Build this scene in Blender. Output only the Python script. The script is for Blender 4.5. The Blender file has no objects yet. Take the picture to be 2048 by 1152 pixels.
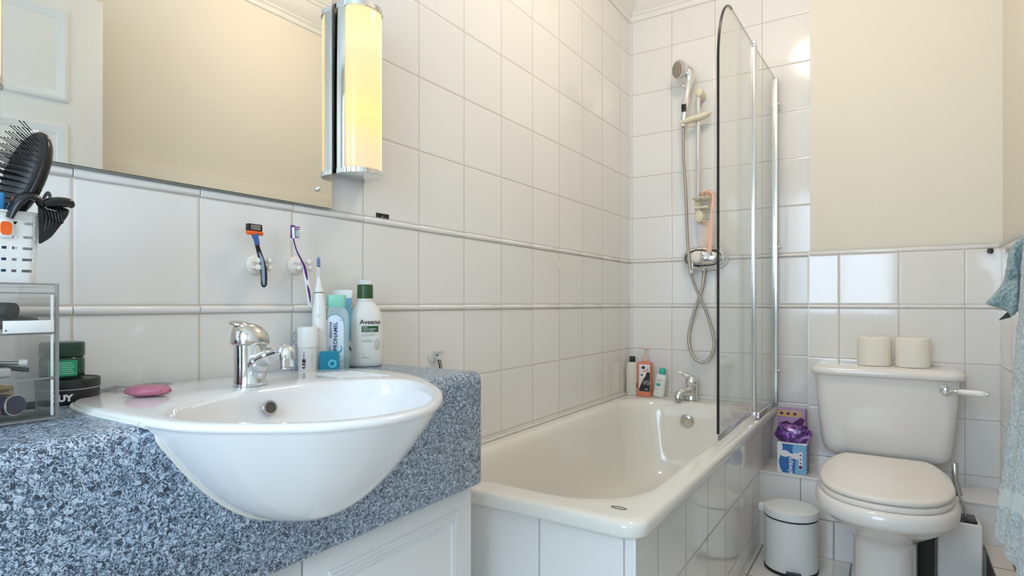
import bpy, bmesh, math, random
from mathutils import Vector, Matrix
from mathutils import noise as mnoise
C = bpy.context.scene.collection
PI = math.pi

# ------------------------------------------------------------------ camera
F_PX, CAM_H = 1166.0, 0.945
YAW = math.atan(758.0 / F_PX)
cam_d = bpy.data.cameras.new('camera')
cam = bpy.data.objects.new('camera', cam_d); C.objects.link(cam)
cam.location = (0, 0, CAM_H)
cam.rotation_euler = (PI / 2, 0, YAW)
cam_d.sensor_width = 36.0
cam_d.lens = 36.0 * F_PX / 2048.0
cam_d.shift_y = 31.0 / 2048.0
cam_d.clip_start = 0.02
bpy.context.scene.camera = cam

# ------------------------------------------------------------------ colour management, world
sc = bpy.context.scene
sc.view_settings.view_transform = 'Standard'
sc.view_settings.look = 'None'
sc.view_settings.gamma = 1.0
sc.view_settings.use_curve_mapping = False
sc.view_settings.exposure = 0.42
world = bpy.data.worlds.new('world'); sc.world = world
world.use_nodes = True
world.node_tree.nodes['Background'].inputs[0].default_value = (0.75, 0.86, 1.0, 1)
world.node_tree.nodes['Background'].inputs[1].default_value = 1.0
try:
    sc.cycles.max_bounces = 12; sc.cycles.diffuse_bounces = 6; sc.cycles.glossy_bounces = 6
    sc.cycles.transmission_bounces = 12; sc.cycles.transparent_max_bounces = 16
    sc.cycles.caustics_reflective = False; sc.cycles.caustics_refractive = False
    sc.cycles.sample_clamp_indirect = 4.0
    sc.cycles.use_denoising = True
except Exception:
    pass
# daylight through the window behind the camera, and the ceiling light
def area(name, loc, rot, sx, sy, power, col):
    d = bpy.data.lights.new(name, 'AREA'); d.shape = 'RECTANGLE'; d.size = sx; d.size_y = sy
    d.energy = power; d.color = col
    o = bpy.data.objects.new(name, d); C.objects.link(o); o.location = loc; o.rotation_euler = rot
    return o
WIN = (-0.80, 0.02, 0.85, 2.05)      # window opening x0, x1, z0, z1
DAY_POWER, DAY_COL = 17.0, (0.52, 0.75, 1.0)
CEIL_POWER, CEIL_COL = 32.0, (1.0, 0.83, 0.66)
area('daylight', ((WIN[0]+WIN[1])/2, -1.035, (WIN[2]+WIN[3])/2), (PI/2, 0, 0), WIN[1]-WIN[0], WIN[3]-WIN[2], DAY_POWER, DAY_COL)

# ------------------------------------------------------------------ helpers: geometry
def new(): return bmesh.new()
def xf(bm, verts, M):
    for v in verts: v.co = M @ v.co
def add_box(bm, x0, x1, y0, y1, z0, z1, bev=0.0, seg=2, M=None):
    r = bmesh.ops.create_cube(bm, size=1.0); vs = r['verts']
    for v in vs:
        v.co = Vector(((v.co.x+.5)*(x1-x0)+x0, (v.co.y+.5)*(y1-y0)+y0, (v.co.z+.5)*(z1-z0)+z0))
    if bev > 0:
        es = list({e for v in vs for e in v.link_edges})
        rr = bmesh.ops.bevel(bm, geom=es, offset=bev, segments=seg, profile=0.5, affect='EDGES')
        vs = list({v for f in rr['faces'] for v in f.verts} | {v for v in vs if v.is_valid})
    if M is not None: xf(bm, vs, M)
    return bm
def rings(bm, rs, closed=True, cap0=True, cap1=True, loop=False):
    vr = [[bm.verts.new(p) for p in r] for r in rs]
    n = len(rs[0])
    pairs = list(zip(vr[:-1], vr[1:]))
    if loop: pairs.append((vr[-1], vr[0]))
    for a, b in pairs:
        for i in range(n if closed else n-1):
            j = (i+1) % n
            try: bm.faces.new((a[i], a[j], b[j], b[i]))
            except ValueError: pass
    if closed and not loop:
        if cap0: bm.faces.new(list(reversed(vr[0])))
        if cap1: bm.faces.new(vr[-1])
    return bm
def lathe(bm, prof, c=(0,0,0), n=32, axis='Z', sx=1.0, sy=1.0, cap0=True, cap1=True, M=None):
    rs = []
    for r, h in prof:
        ring = []
        for i in range(n):
            a = 2*PI*i/n; p = Vector((r*math.cos(a)*sx, r*math.sin(a)*sy, h))
            if axis == 'X': p = Vector((p.z, p.x, p.y))
            elif axis == 'Y': p = Vector((p.y, p.z, p.x))
            if M is not None: p = M @ p
            ring.append(p + Vector(c))
        rs.append(ring)
    return rings(bm, rs, True, cap0, cap1)
def frames(path):
    ps = [Vector(p) for p in path]; T = []
    for i in range(len(ps)):
        a = ps[max(0, i-1)]; b = ps[min(len(ps)-1, i+1)]; T.append((b-a).normalized())
    up = Vector((0,0,1)) if abs(T[0].z) < .9 else Vector((0,1,0))
    N = (up - T[0]*up.dot(T[0])).normalized(); out = []
    for t in T:
        N = (N - t*N.dot(t)).normalized(); out.append((N, t.cross(N)))
    return ps, out
def tube(bm, path, rad, n=12, flat=1.0, caps=True):
    ps, fr = frames(path); rs = []
    lst = isinstance(rad, list)
    for k, p in enumerate(ps):
        if lst:
            u = k/max(1, len(ps)-1)*(len(rad)-1); i0 = min(int(u), len(rad)-2); w = u-i0; a_, b_ = rad[i0], rad[i0+1]
            r = tuple(x*(1-w)+y*w for x, y in zip(a_, b_)) if isinstance(a_, tuple) else a_*(1-w)+b_*w
        else: r = rad
        if isinstance(r, (list, tuple)): ra, rb = r
        else: ra, rb = r, r*flat
        N, B = fr[k]
        rs.append([p + N*(ra*math.cos(2*PI*i/n)) + B*(rb*math.sin(2*PI*i/n)) for i in range(n)])
    return rings(bm, rs, True, caps, caps)
def crom(pts, sub=8, closed=False):
    P = [Vector(p) for p in pts]; n = len(P); out = []
    for i in range(n if closed else n-1):
        if closed: a, b, c, d = P[(i-1) % n], P[i], P[(i+1) % n], P[(i+2) % n]
        else: a, b, c, d = P[max(i-1,0)], P[i], P[i+1], P[min(i+2,n-1)]
        for k in range(sub):
            t = k/sub
            out.append(.5*((2*b)+(c-a)*t+(2*a-5*b+4*c-d)*t*t+(3*b-a-3*c+d)*t**3))
    if not closed: out.append(P[-1])
    return out
def sphere(bm, c, r, n=16, m=10, s=(1,1,1)):
    rs = []
    for j in range(1, m):
        a = PI*j/m
        rs.append([Vector((c[0]+r*s[0]*math.sin(a)*math.cos(2*PI*i/n), c[1]+r*s[1]*math.sin(a)*math.sin(2*PI*i/n), c[2]-r*s[2]*math.cos(a))) for i in range(n)])
    return rings(bm, rs)
def rrect(x0, x1, y0, y1, r, z, k=8):
    out = []
    for cx, cy, a0 in ((x1-r, y1-r, 0), (x0+r, y1-r, PI/2), (x0+r, y0+r, PI), (x1-r, y0+r, 1.5*PI)):
        for i in range(k+1):
            a = a0 + PI/2*i/k
            out.append(Vector((cx+r*math.cos(a), cy+r*math.sin(a), z)))
    return out
def rrect4(x0, x1, y0, y1, rr, z, k=10):
    # rr radii: (x1,y1),(x0,y1),(x0,y0),(x1,y0)
    out = []
    for cx, cy, a0, r in ((x1, y1, 0, rr[0]), (x0, y1, PI/2, rr[1]), (x0, y0, PI, rr[2]), (x1, y0, 1.5*PI, rr[3])):
        ox = cx - r if cx == x1 else cx + r
        oy = cy - r if cy == y1 else cy + r
        for i in range(k+1):
            a = a0 + PI/2*i/k
            out.append(Vector((ox+r*math.cos(a), oy+r*math.sin(a), z)))
    return out
def prism(bm, pts, d, close=True):
    """pts list of Vector, extruded by vector d"""
    d = Vector(d)
    return rings(bm, [[Vector(p) for p in pts], [Vector(p)+d for p in pts]])

# ------------------------------------------------------------------ helpers: objects
def origin(o):
    v = Vector((0,0,0))
    while o is not None: v += o.location; o = o.parent
    return v
def obj(name, bm, m, parent=None, smooth=40, base=None, recalc=True):
    if recalc: bmesh.ops.recalc_face_normals(bm, faces=bm.faces)
    me = bpy.data.meshes.new(name)
    o = bpy.data.objects.new(name, me); C.objects.link(o)
    off = Vector((0,0,0))
    if parent is not None: o.parent = parent; off = origin(parent)
    elif base is not None: o.location = base; off = Vector(base)
    for v in bm.verts: v.co -= off
    bm.to_mesh(me); bm.free()
    for mm in (m if isinstance(m, (list, tuple)) else [m]): me.materials.append(mm)
    if smooth:
        me.polygons.foreach_set('use_smooth', [True]*len(me.polygons))
        me.set_sharp_from_angle(angle=math.radians(smooth))
    return o
def tag(o, label, cat, group=None):
    o['label'] = label; o['category'] = cat
    if group: o['group'] = group
    return o
def thing(name, label, cat, loc, group=None):
    o = bpy.data.objects.new(name, None); C.objects.link(o); o.location = loc
    o.empty_display_size = 0.02
    return tag(o, label, cat, group)
def struct(name, bm, m, parent=None, smooth=0, base=None, recalc=True):
    o = obj(name, bm, m, parent, smooth, base, recalc)
    if parent is None: o['kind'] = 'structure'
    return o
def dup(root, loc):
    r = root.copy(); C.objects.link(r); r.location = loc
    for ch in list(root.children):
        c = ch.copy(); C.objects.link(c); c.parent = r
        for g in list(ch.children):
            d = g.copy(); C.objects.link(d); d.parent = c
    return r
def text(name, s, size, mapf, m, parent, depth=0.0003, align='CENTER', bold=0.0, xs=1.0, sub=0):
    cu = bpy.data.curves.new(name, 'FONT'); cu.body = s; cu.size = size
    cu.align_x = align; cu.align_y = 'CENTER'; cu.offset = bold; cu.resolution_u = 3; cu.space_line = .85
    t = bpy.data.objects.new('tmp_text', cu); C.objects.link(t)
    dg = bpy.context.evaluated_depsgraph_get()
    me = bpy.data.meshes.new_from_object(t.evaluated_get(dg))
    bpy.data.objects.remove(t)
    bm = new(); bm.from_mesh(me); bpy.data.meshes.remove(me)
    if sub: bmesh.ops.subdivide_edges(bm, edges=[e for e in bm.edges if e.calc_length() > size*.25], cuts=sub)
    for v in bm.verts: v.co = Vector(mapf(v.co.x*xs, v.co.y))
    return obj(name, bm, m, parent, 0, recalc=False)

# ------------------------------------------------------------------ helpers: materials
def mat(name, col, rough=0.5, metal=0.0, spec=0.5, coat=0.0, trans=0.0, ior=1.45, emis=None, estr=0.0, alpha=1.0, bump=0.0, bscale=50.0, sheen=0.0, var=0.0, vscale=8.0, sss=0.0):
    m = bpy.data.materials.new(name); m.use_nodes = True
    nt = m.node_tree; b = nt.nodes['Principled BSDF']
    b.inputs['Base Color'].default_value = (*col, 1); b.inputs['Roughness'].default_value = rough
    b.inputs['Metallic'].default_value = metal; b.inputs['IOR'].default_value = ior
    b.inputs['Specular IOR Level'].default_value = spec
    b.inputs['Coat Weight'].default_value = coat; b.inputs['Transmission Weight'].default_value = trans
    b.inputs['Alpha'].default_value = alpha; b.inputs['Sheen Weight'].default_value = sheen
    if sss: b.inputs['Subsurface Weight'].default_value = sss; b.inputs['Subsurface Radius'].default_value = (.01,.008,.006)
    if emis: b.inputs['Emission Color'].default_value = (*emis, 1); b.inputs['Emission Strength'].default_value = estr
    if bump or var:
        tc = nt.nodes.new('ShaderNodeTexCoord'); 
    if bump:
        n = nt.nodes.new('ShaderNodeTexNoise'); n.inputs['Scale'].default_value = bscale; n.inputs['Detail'].default_value = 4
        nt.links.new(tc.outputs['Object'], n.inputs['Vector'])
        bp = nt.nodes.new('ShaderNodeBump'); bp.inputs['Strength'].default_value = bump; bp.inputs['Distance'].default_value = 0.004
        nt.links.new(n.outputs['Fac'], bp.inputs['Height']); nt.links.new(bp.outputs['Normal'], b.inputs['Normal'])
    if var:
        n = nt.nodes.new('ShaderNodeTexNoise'); n.inputs['Scale'].default_value = vscale; n.inputs['Detail'].default_value = 5
        nt.links.new(tc.outputs['Object'], n.inputs['Vector'])
        mx = nt.nodes.new('ShaderNodeMix'); mx.data_type = 'RGBA'
        mx.inputs[6].default_value = (*col, 1); mx.inputs[7].default_value = (*[c*(1-var) for c in col], 1)
        nt.links.new(n.outputs['Fac'], mx.inputs[0]); nt.links.new(mx.outputs[2], b.inputs['Base Color'])
    return m
def tile_mat(name, ax, u0, v0, pu=.2, pv=.201, grout_w=.0022, col=(.80,.785,.765), grout=(.58,.52,.465), rough=.10, wave=.10, vax='Z', gz=None):
    """square glazed tiles: joints every pu along ax and every pv along vax"""
    m = bpy.data.materials.new(name); m.use_nodes = True
    nt = m.node_tree; N = nt.nodes; L = nt.links; b = N['Principled BSDF']
    geo = N.new('ShaderNodeNewGeometry'); sp = N.new('ShaderNodeSeparateXYZ'); L.new(geo.outputs['Position'], sp.inputs[0])
    def mth(op, a, b_=None, c=None):
        n = N.new('ShaderNodeMath'); n.operation = op
        for i, v in enumerate((a, b_, c)):
            if v is None: continue
            if isinstance(v, (int, float)): n.inputs[i].default_value = v
            else: L.new(v, n.inputs[i])
        return n.outputs[0]
    def dist(o, p0, p):
        q = mth('DIVIDE', mth('SUBTRACT', o, p0), p)
        return mth('MULTIPLY', mth('ABSOLUTE', mth('SUBTRACT', q, mth('ROUND', q))), p), mth('FLOOR', q)
    du, iu = dist(sp.outputs[ax], u0, pu); dv, iv = dist(sp.outputs[vax], v0, pv)
    dm = mth('MINIMUM', du, dv)
    mr = N.new('ShaderNodeMapRange'); mr.interpolation_type = 'SMOOTHSTEP'
    mr.inputs[1].default_value = grout_w*.5; mr.inputs[2].default_value = grout_w*.5+.0012
    L.new(dm, mr.inputs[0])
    # per tile tint and tilt
    cb = N.new('ShaderNodeCombineXYZ'); L.new(iu, cb.inputs[0]); L.new(iv, cb.inputs[1])
    wn = N.new('ShaderNodeTexWhiteNoise'); wn.noise_dimensions = '2D'; L.new(cb.outputs[0], wn.inputs[0])
    hs = N.new('ShaderNodeHueSaturation'); hs.inputs['Color'].default_value = (*col, 1)
    L.new(mth('MULTIPLY_ADD', wn.outputs['Value'], .04, .98), hs.inputs['Value'])
    mx = N.new('ShaderNodeMix'); mx.data_type = 'RGBA'; mx.inputs[6].default_value = (*grout, 1)
    L.new(mr.outputs[0], mx.inputs[0]); L.new(hs.outputs[0], mx.inputs[7]); L.new(mx.outputs[2], b.inputs['Base Color'])
    rg = N.new('ShaderNodeMapRange'); rg.inputs[3].default_value = .8; rg.inputs[4].default_value = rough
    L.new(mr.outputs[0], rg.inputs[0]); L.new(rg.outputs[0], b.inputs['Roughness'])
    # pillowed edge + waviness
    mr2 = N.new('ShaderNodeMapRange'); mr2.interpolation_type = 'SMOOTHSTEP'; mr2.inputs[1].default_value = 0; mr2.inputs[2].default_value = .006
    L.new(dm, mr2.inputs[0])
    nz = N.new('ShaderNodeTexNoise'); nz.inputs['Scale'].default_value = 14; nz.inputs['Detail'].default_value = 1.5
    L.new(geo.outputs['Position'], nz.inputs['Vector'])
    h = mth('ADD', mth('MULTIPLY', mr2.outputs[0], 1.0), mth('MULTIPLY', nz.outputs['Fac'], wave))
    h = mth('ADD', h, mth('MULTIPLY', wn.outputs['Value'], .0))
    bp = N.new('ShaderNodeBump'); bp.inputs['Strength'].default_value = .6; bp.inputs['Distance'].default_value = .0015
    L.new(h, bp.inputs['Height']); L.new(bp.outputs['Normal'], b.inputs['Normal'])
    b.inputs['Specular IOR Level'].default_value = .5
    return m

M = {}
M['tile_trim'] = mat('trim_tile_glaze', (.80,.785,.765), .12)
M['grout'] = mat('grout', (.55,.49,.43), .85)
M['plaster'] = mat('cream_plaster', (.80,.755,.66), .85, bump=.05, bscale=120)
M['ceiling'] = mat('ceiling_paint', (.84,.82,.77), .8)
M['coving'] = mat('coving_paint', (.82,.80,.76), .6)
M['door_paint'] = mat('door_paint', (.80,.79,.76), .35)
M['cab_paint'] = mat('cabinet_paint', (.80,.81,.82), .30, bump=.02, bscale=30)
M['ceramic'] = mat('white_ceramic', (.80,.78,.765), .10, coat=.3)
M['basin'] = mat('basin_ceramic', (.78,.77,.77), .10, coat=.3)
M['enamel'] = mat('bath_enamel', (.80,.775,.72), .12, coat=.3)
M['toilet'] = mat('toilet_ceramic', (.82,.785,.75), .14, coat=.3)
M['seat'] = mat('toilet_seat_plastic', (.83,.775,.72), .22)
M['chrome'] = mat('chrome', (.78,.79,.80), .07, metal=1.0)
M['chrome_worn'] = mat('worn_chrome', (.62,.60,.57), .16, metal=1.0, bump=.12, bscale=90)
M['steel'] = mat('brushed_steel', (.55,.55,.54), .28, metal=1.0)
M['alu'] = mat('aluminium_rail', (.72,.73,.73), .22, metal=1.0)
M['black'] = mat('black_plastic', (.010,.010,.011), .22)
M['black_matt'] = mat('black_rubber', (.012,.012,.012), .6)
M['white_pl'] = mat('white_plastic', (.82,.82,.81), .35)
M['cream_pl'] = mat('yellowed_cream_plastic', (.76,.69,.52), .42)
M['cream_hook'] = mat('cream_hook_plastic', (.82,.76,.68), .45)
M['silicone'] = mat('silicone_sealant', (.72,.71,.66), .5)
M['mirror'] = mat('mirror_silver', (.76,.77,.74), .0, metal=1.0)
M['mirror_edge'] = mat('mirror_glass_edge', (.10,.14,.12), .2)
M['paper'] = mat('toilet_paper', (.86,.81,.71), .95, bump=.25, bscale=220)
M['card'] = mat('cardboard_core', (.30,.25,.19), .9)
def thin_glass(name, col, a):
    m = bpy.data.materials.new(name); m.use_nodes = True; nt = m.node_tree; N = nt.nodes; L = nt.links
    N.remove(N['Principled BSDF']); out = N['Material Output']
    tr = N.new('ShaderNodeBsdfTransparent'); tr.inputs[0].default_value = (*col, 1)
    gl = N.new('ShaderNodeBsdfGlossy'); gl.inputs['Roughness'].default_value = .02
    fr = N.new('ShaderNodeLayerWeight'); fr.inputs[0].default_value = .5
    p5 = N.new('ShaderNodeMath'); p5.operation = 'POWER'; p5.inputs[1].default_value = 5; L.new(fr.outputs['Facing'], p5.inputs[0])
    mm = N.new('ShaderNodeMath'); mm.operation = 'MULTIPLY_ADD'; mm.inputs[1].default_value = .9*a; mm.inputs[2].default_value = .04*a
    mx = N.new('ShaderNodeMixShader'); L.new(p5.outputs[0], mm.inputs[0]); L.new(mm.outputs[0], mx.inputs[0])
    L.new(tr.outputs[0], mx.inputs[1]); L.new(gl.outputs[0], mx.inputs[2]); L.new(mx.outputs[0], out.inputs[0])
    return m
M['glass'] = thin_glass('clear_screen_glass', (.965,.98,.968), .8)
M['acrylic'] = thin_glass('clear_acrylic', (.965,.96,.95), .8)
M['acrylic_edge'] = mat('acrylic_polished_edge', (.36,.34,.33), .2, alpha=.75)
M['clear_pl'] = thin_glass('clear_plastic', (.86,.88,.9), 1.2)

# granite worktop: fine blue-black speckle
def granite():
    m = bpy.data.materials.new('speckled_granite'); m.use_nodes = True; nt = m.node_tree; N = nt.nodes; L = nt.links; b = N['Principled BSDF']
    tc = N.new('ShaderNodeTexCoord')
    n0 = N.new('ShaderNodeTexNoise'); n0.inputs['Scale'].default_value = 120; n0.inputs['Detail'].default_value = 2
    L.new(tc.outputs['Object'], n0.inputs['Vector'])
    ad = N.new('ShaderNodeVectorMath'); ad.operation = 'SCALE'; ad.inputs['Scale'].default_value = .02
    L.new(n0.outputs['Color'], ad.inputs[0])
    a2 = N.new('ShaderNodeVectorMath'); a2.operation = 'ADD'; L.new(tc.outputs['Object'], a2.inputs[0]); L.new(ad.outputs[0], a2.inputs[1])
    n1 = N.new('ShaderNodeTexNoise'); n1.inputs['Scale'].default_value = 235; n1.inputs['Detail'].default_value = 3; n1.inputs['Roughness'].default_value = .6; n1.inputs['Distortion'].default_value = 1.2
    L.new(a2.outputs[0], n1.inputs['Vector'])
    cr = N.new('ShaderNodeValToRGB'); e = cr.color_ramp.elements
    e[0].position = .43; e[0].color = (.008,.022,.05,1); e[1].position = .61; e[1].color = (.60,.69,.80,1)
    k = cr.color_ramp.elements.new(.475); k.color = (.07,.12,.19,1)
    k = cr.color_ramp.elements.new(.505); k.color = (.21,.30,.44,1)
    k = cr.color_ramp.elements.new(.545); k.color = (.38,.48,.61,1)
    L.new(n1.outputs['Fac'], cr.inputs[0])
    L.new(cr.outputs[0], b.inputs['Base Color']); b.inputs['Roughness'].default_value = .34; b.inputs['Specular IOR Level'].default_value = .8; b.inputs['Coat Weight'].default_value = .35; b.inputs['Coat Roughness'].default_value = .3
    return m
M['granite'] = granite()

# ------------------------------------------------------------------ the room
XL, XR, YB, YT, YF, ZC = -1.075, .323, 2.72, 2.68, -1.05, 2.47
XS = -.284                       # left edge of the boxed-out wall behind the toilet
Z1, Z2, Z3, Z4 = .926, .942, 1.142, 1.1585   # lower strip, upper strip
YL0 = 2.59
def quad(bm, pts, mi=0):
    f = bm.faces.new([bm.verts.new(p) for p in pts]); f.material_index = mi; return f
def wallbands(bm, p0, p1, zs, mis, off):
    """vertical wall from p0 to p1 (xy) as a solid slab, one band per material"""
    p0 = Vector((*p0, 0)); p1 = Vector((*p1, 0)); off = Vector((*off, 0))
    for (za, zb), mi in zip(zip(zs[:-1], zs[1:]), mis):
        a, b = p0+Vector((0,0,za)), p1+Vector((0,0,za)); c, d = p1+Vector((0,0,zb)), p0+Vector((0,0,zb))
        quad(bm, (a,b,c,d), mi)
    a, b = p0+off, p1+off; zt, z0 = zs[-1], zs[0]
    V = lambda p, z: Vector((p.x, p.y, z))
    quad(bm, (V(a,z0),V(b,z0),V(b,zt),V(a,zt)), mis[-1])
    quad(bm, (V(p0,z0),V(a,z0),V(a,zt),V(p0,zt)), mis[-1]); quad(bm, (V(p1,z0),V(b,z0),V(b,zt),V(p1,zt)), mis[-1])
    quad(bm, (V(p0,zt),V(p1,zt),V(b,zt),V(a,zt)), mis[-1]); quad(bm, (V(p0,z0),V(p1,z0),V(b,z0),V(a,z0)), mis[-1])
tL = [tile_mat('left_wall_tiles_low','Y',YL0,Z1), tile_mat('left_wall_tiles_mid','Y',YL0,Z2,pv=.2), tile_mat('left_wall_tiles_high','Y',YL0,Z4)]
XB0 = -.868
tB = [tile_mat('back_wall_tiles_low','X',XB0,Z1,pu=.1985), tile_mat('back_wall_tiles_mid','X',XB0,Z2,pu=.1985,pv=.2), tile_mat('back_wall_tiles_high','X',XB0,Z4,pu=.1985)]
tT = [tile_mat('toilet_wall_tiles_low','X',.025,Z1,pu=.2005,rough=.06,wave=.16), tile_mat('toilet_wall_tiles_mid','X',.025,Z2,pu=.2005,pv=.2,rough=.06,wave=.16)]
tR = [tile_mat('right_wall_tiles_low','Y',2.63,Z1), tile_mat('right_wall_tiles_mid','Y',2.63,Z2,pv=.2)]
zs3 = [0, Z1, Z2, Z3, Z4, ZC]
bm = new(); wallbands(bm, (XL, YF), (XL, YB), zs3, [0, 3, 1, 3, 2], (-.1, 0)); struct('wall_left', bm, tL+[M['grout']])
bm = new(); wallbands(bm, (XL-.1, YB), (XR+.11, YB), zs3, [0, 3, 1, 3, 2], (0, .1)); struct('wall_back', bm, tB+[M['grout']])
# boxed-out wall behind the toilet: tiled to shoulder height, plaster above
bm = new(); add_box(bm, XS+.004, XR+.01, YT+.008, YB-.001, Z4, ZC); struct('wall_boxing', bm, M['plaster'])
bm = new(); wallbands(bm, (XS, YT), (XR, YT), [0, Z1, Z2, Z3, Z4], [0, 2, 1, 2], (0, YB-.001-YT)); struct('wall_boxing_tiled', bm, tT+[M['grout']])
bm = new(); wallbands(bm, (XR, YT), (XR, 1.20), [0, Z1, Z2, Z3, Z4], [0, 2, 1, 2], (.011, 0)); struct('wall_right_tiled', bm, tR+[M['grout']])
# right wall with a doorway, window wall behind the camera
DY0, DY1, DZ = .20, .955, 2.03
bm = new(); xr = XR+.01
add_box(bm, xr, xr+.1, DY1, YB+.1, 0, ZC); add_box(bm, xr, xr+.1, YF, DY0, 0, ZC); add_box(bm, xr, xr+.1, DY0, DY1, DZ, ZC)
struct('wall_right', bm, M['plaster'])
bm = new(); x0, x1, z0, z1 = WIN
add_box(bm, XL-.1, x0, YF-.12, YF, 0, ZC); add_box(bm, x1, xr+.1, YF-.12, YF, 0, ZC); add_box(bm, x0, x1, YF-.12, YF, 0, z0); add_box(bm, x0, x1, YF-.12, YF, z1, ZC)
struct('wall_front', bm, M['plaster'])
floor_m = tile_mat('floor_tiles','X',-.12,2.45,pu=.3,pv=.3,grout_w=.004,col=(.72,.71,.685),grout=(.25,.23,.21),rough=.25,wave=.05,vax='Y')
bm = new(); add_box(bm, XL-.1, xr+.1, YF-.1, YB+.1, -.1, 0); struct('floor', bm, floor_m)
bm = new(); add_box(bm, XL-.1, xr+.1, YF-.1, YB+.1, ZC, ZC+.1); struct('ceiling', bm, M['ceiling'])
# window_1: white frame, glazing bar, bright frosted panes
wf = new(); t = .05
add_box(wf, x0, x1, YF-.08, YF-.03, z0, z0+t, .004); add_box(wf, x0, x1, YF-.08, YF-.03, z1-t, z1, .004)
for xx in (x0, x1-t): add_box(wf, xx, xx+t, YF-.08, YF-.03, z0+t, z1-t, .004)
add_box(wf, (x0+x1)/2-.02, (x0+x1)/2+.02, YF-.08, YF-.03, z0+t, z1-t, .004)
add_box(wf, x0, x1, YF-.078, YF-.032, 1.50, 1.535, .004)
wo = struct('window_1', wf, M['door_paint'])
pm = mat('frosted_daylight_glass', (.8,.85,.9), .4, emis=(.80,.90,1.0), estr=2.2)
bm = new(); add_box(bm, x0+t, x1-t, YF-.062, YF-.056, z0+t, z1-t); obj('window_pane', bm, pm, wo, 0)

# strips of slim rounded trim tiles
def strip(name, a, b, u0, p, z0, z1, nrm, horiz, step=0):
    """a..b along axis horiz ('X'/'Y'); one rounded pencil tile per pitch"""
    bm = new(); k = math.ceil((a-u0)/p - 1e-6); cuts = [a] + [u0+(k+i)*p for i in range(40) if a+.004 < u0+(k+i)*p < b-.004] + [b]
    n = 8; h = (z1-z0)/2-.0012; zc = (z0+z1)/2
    for s, e in zip(cuts[:-1], cuts[1:]):
        s += .0008; e -= .0008; rs = []
        for q in (s, s+.001, e-.001, e):
            sc_ = .8 if q in (s, e) else 1
            ring = []
            for i in range(n+1):
                th = -PI/2 + PI*i/n; d = .0055*math.cos(th)*sc_ + .0002; zz = zc + h*math.sin(th)*(.97 if sc_ < 1 else 1)
                if horiz == 'Y': ring.append(Vector((nrm[0]*d+nrm[2], q, zz)))
                else: ring.append(Vector((q, nrm[1]*d+nrm[2], zz)))
            for zz in (zc+h, zc-h):
                if horiz == 'Y': ring.append(Vector((nrm[2]-nrm[0]*.002, q, zz)))
                else: ring.append(Vector((q, nrm[2]-nrm[1]*.002, zz)))
            rs.append(ring)
        rings(bm, rs)
    return struct(name, bm, M['tile_trim'], smooth=35)
strip('trim_1', YF, YB, YL0-.2*18, .2, Z1, Z2, (1,0,XL), 'Y')
strip('trim_2', YF, YB, YL0-.2*18, .2, Z3, Z4, (1,0,XL), 'Y')
strip('trim_3', XL, XS, XB0-.397, .1985, Z1, Z2, (0,-1,YB), 'X')
strip('trim_4', XL, XS, XB0-.397, .1985, Z3, Z4, (0,-1,YB), 'X')
strip('trim_5', XS, XR, .025-.401, .2005, Z1, Z2, (0,-1,YT), 'X')
strip('trim_6', 1.2, YT, .63, .2, Z1, Z2, (-1,0,XR), 'Y')
bm = new(); add_box(bm, XS, XR, YT-.001, YT+.01, Z3+.002, Z4, .002); add_box(bm, XR-.001, XR+.011, 1.2, YT, Z3+.002, Z4, .002)
struct('trim_7', bm, M['tile_trim'], smooth=35)
bm = new(); add_box(bm, XS-.005, XS+.003, YT-.001, YT+.012, .0, Z4, .002); struct('trim_8', bm, M['tile_trim'], smooth=35)

# coving: stepped profile swept round the room in one piece per wall
prof = [(0,0),(.006,0),(.010,.004),(.010,.010),(.006,.014),(.009,.022),(.018,.030),(.018,.036),(.022,.040),(.034,.050),(.050,.068),(.060,.090),(.066,.104),(.072,.104),(.078,.110),(.078,.118),(.086,.122),(.092,.130),(.100,.136),(.100,.15),(0,.15)]
CZ = ZC-.15
def cove(name, corners):
    # corners: list of (point, inward diagonal) along the run
    bm = new(); rs = []
    for (x, y), (dx, dy) in corners: rs.append([Vector((x+dx*a, y+dy*a, CZ+h)) for a, h in prof])
    rings(bm, rs); return struct(name, bm, M['coving'], smooth=25)
cove('coving_left', [((XL,YF),(1,1)), ((XL,YB),(1,-1))])
cove('coving_back', [((XL,YB),(1,-1)), ((XS+.004,YB),(-1,-1))])
cove('coving_boxing', [((XS+.004,YT+.008),(-1,-1)), ((xr,YT+.008),(-1,-1))])
cove('coving_right', [((xr,YT+.008),(-1,-1)), ((xr,YF),(-1,1))])

# low tiled ledge behind the toilet and boxing along the right wall
LZ, LY = .289, 2.45
lt = [tile_mat('ledge_top_tiles','X',-.288,2.449,vax='Y',pv=.25,rough=.08), tile_mat('ledge_front_high','X',-.288,.14,pu=.2,pv=.25,rough=.1,grout=(.32,.29,.28)), tile_mat('ledge_front_low','X',-.177,.14,pu=.2,pv=.25,rough=.1,grout=(.32,.29,.28))]
bm = new(); xa = -.434
quad(bm, [(xa,LY,LZ),(XR,LY,LZ),(XR,YT,LZ),(xa,YT,LZ)], 0); quad(bm, [(xa,LY,.14),(XR,LY,.14),(XR,LY,LZ),(xa,LY,LZ)], 1)
quad(bm, [(xa,LY,0),(XR,LY,0),(XR,LY,.14),(xa,LY,.14)], 2); quad(bm, [(xa,LY,0),(xa,YT,0),(xa,YT,LZ),(xa,LY,LZ)], 1)
quad(bm, [(XR,LY,0),(XR,YT,0),(XR,YT,LZ),(XR,LY,LZ)], 1); quad(bm, [(xa,YT,0),(XR,YT,0),(XR,YT,LZ),(xa,YT,LZ)], 1)
struct('wall_ledge', bm, lt)
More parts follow.
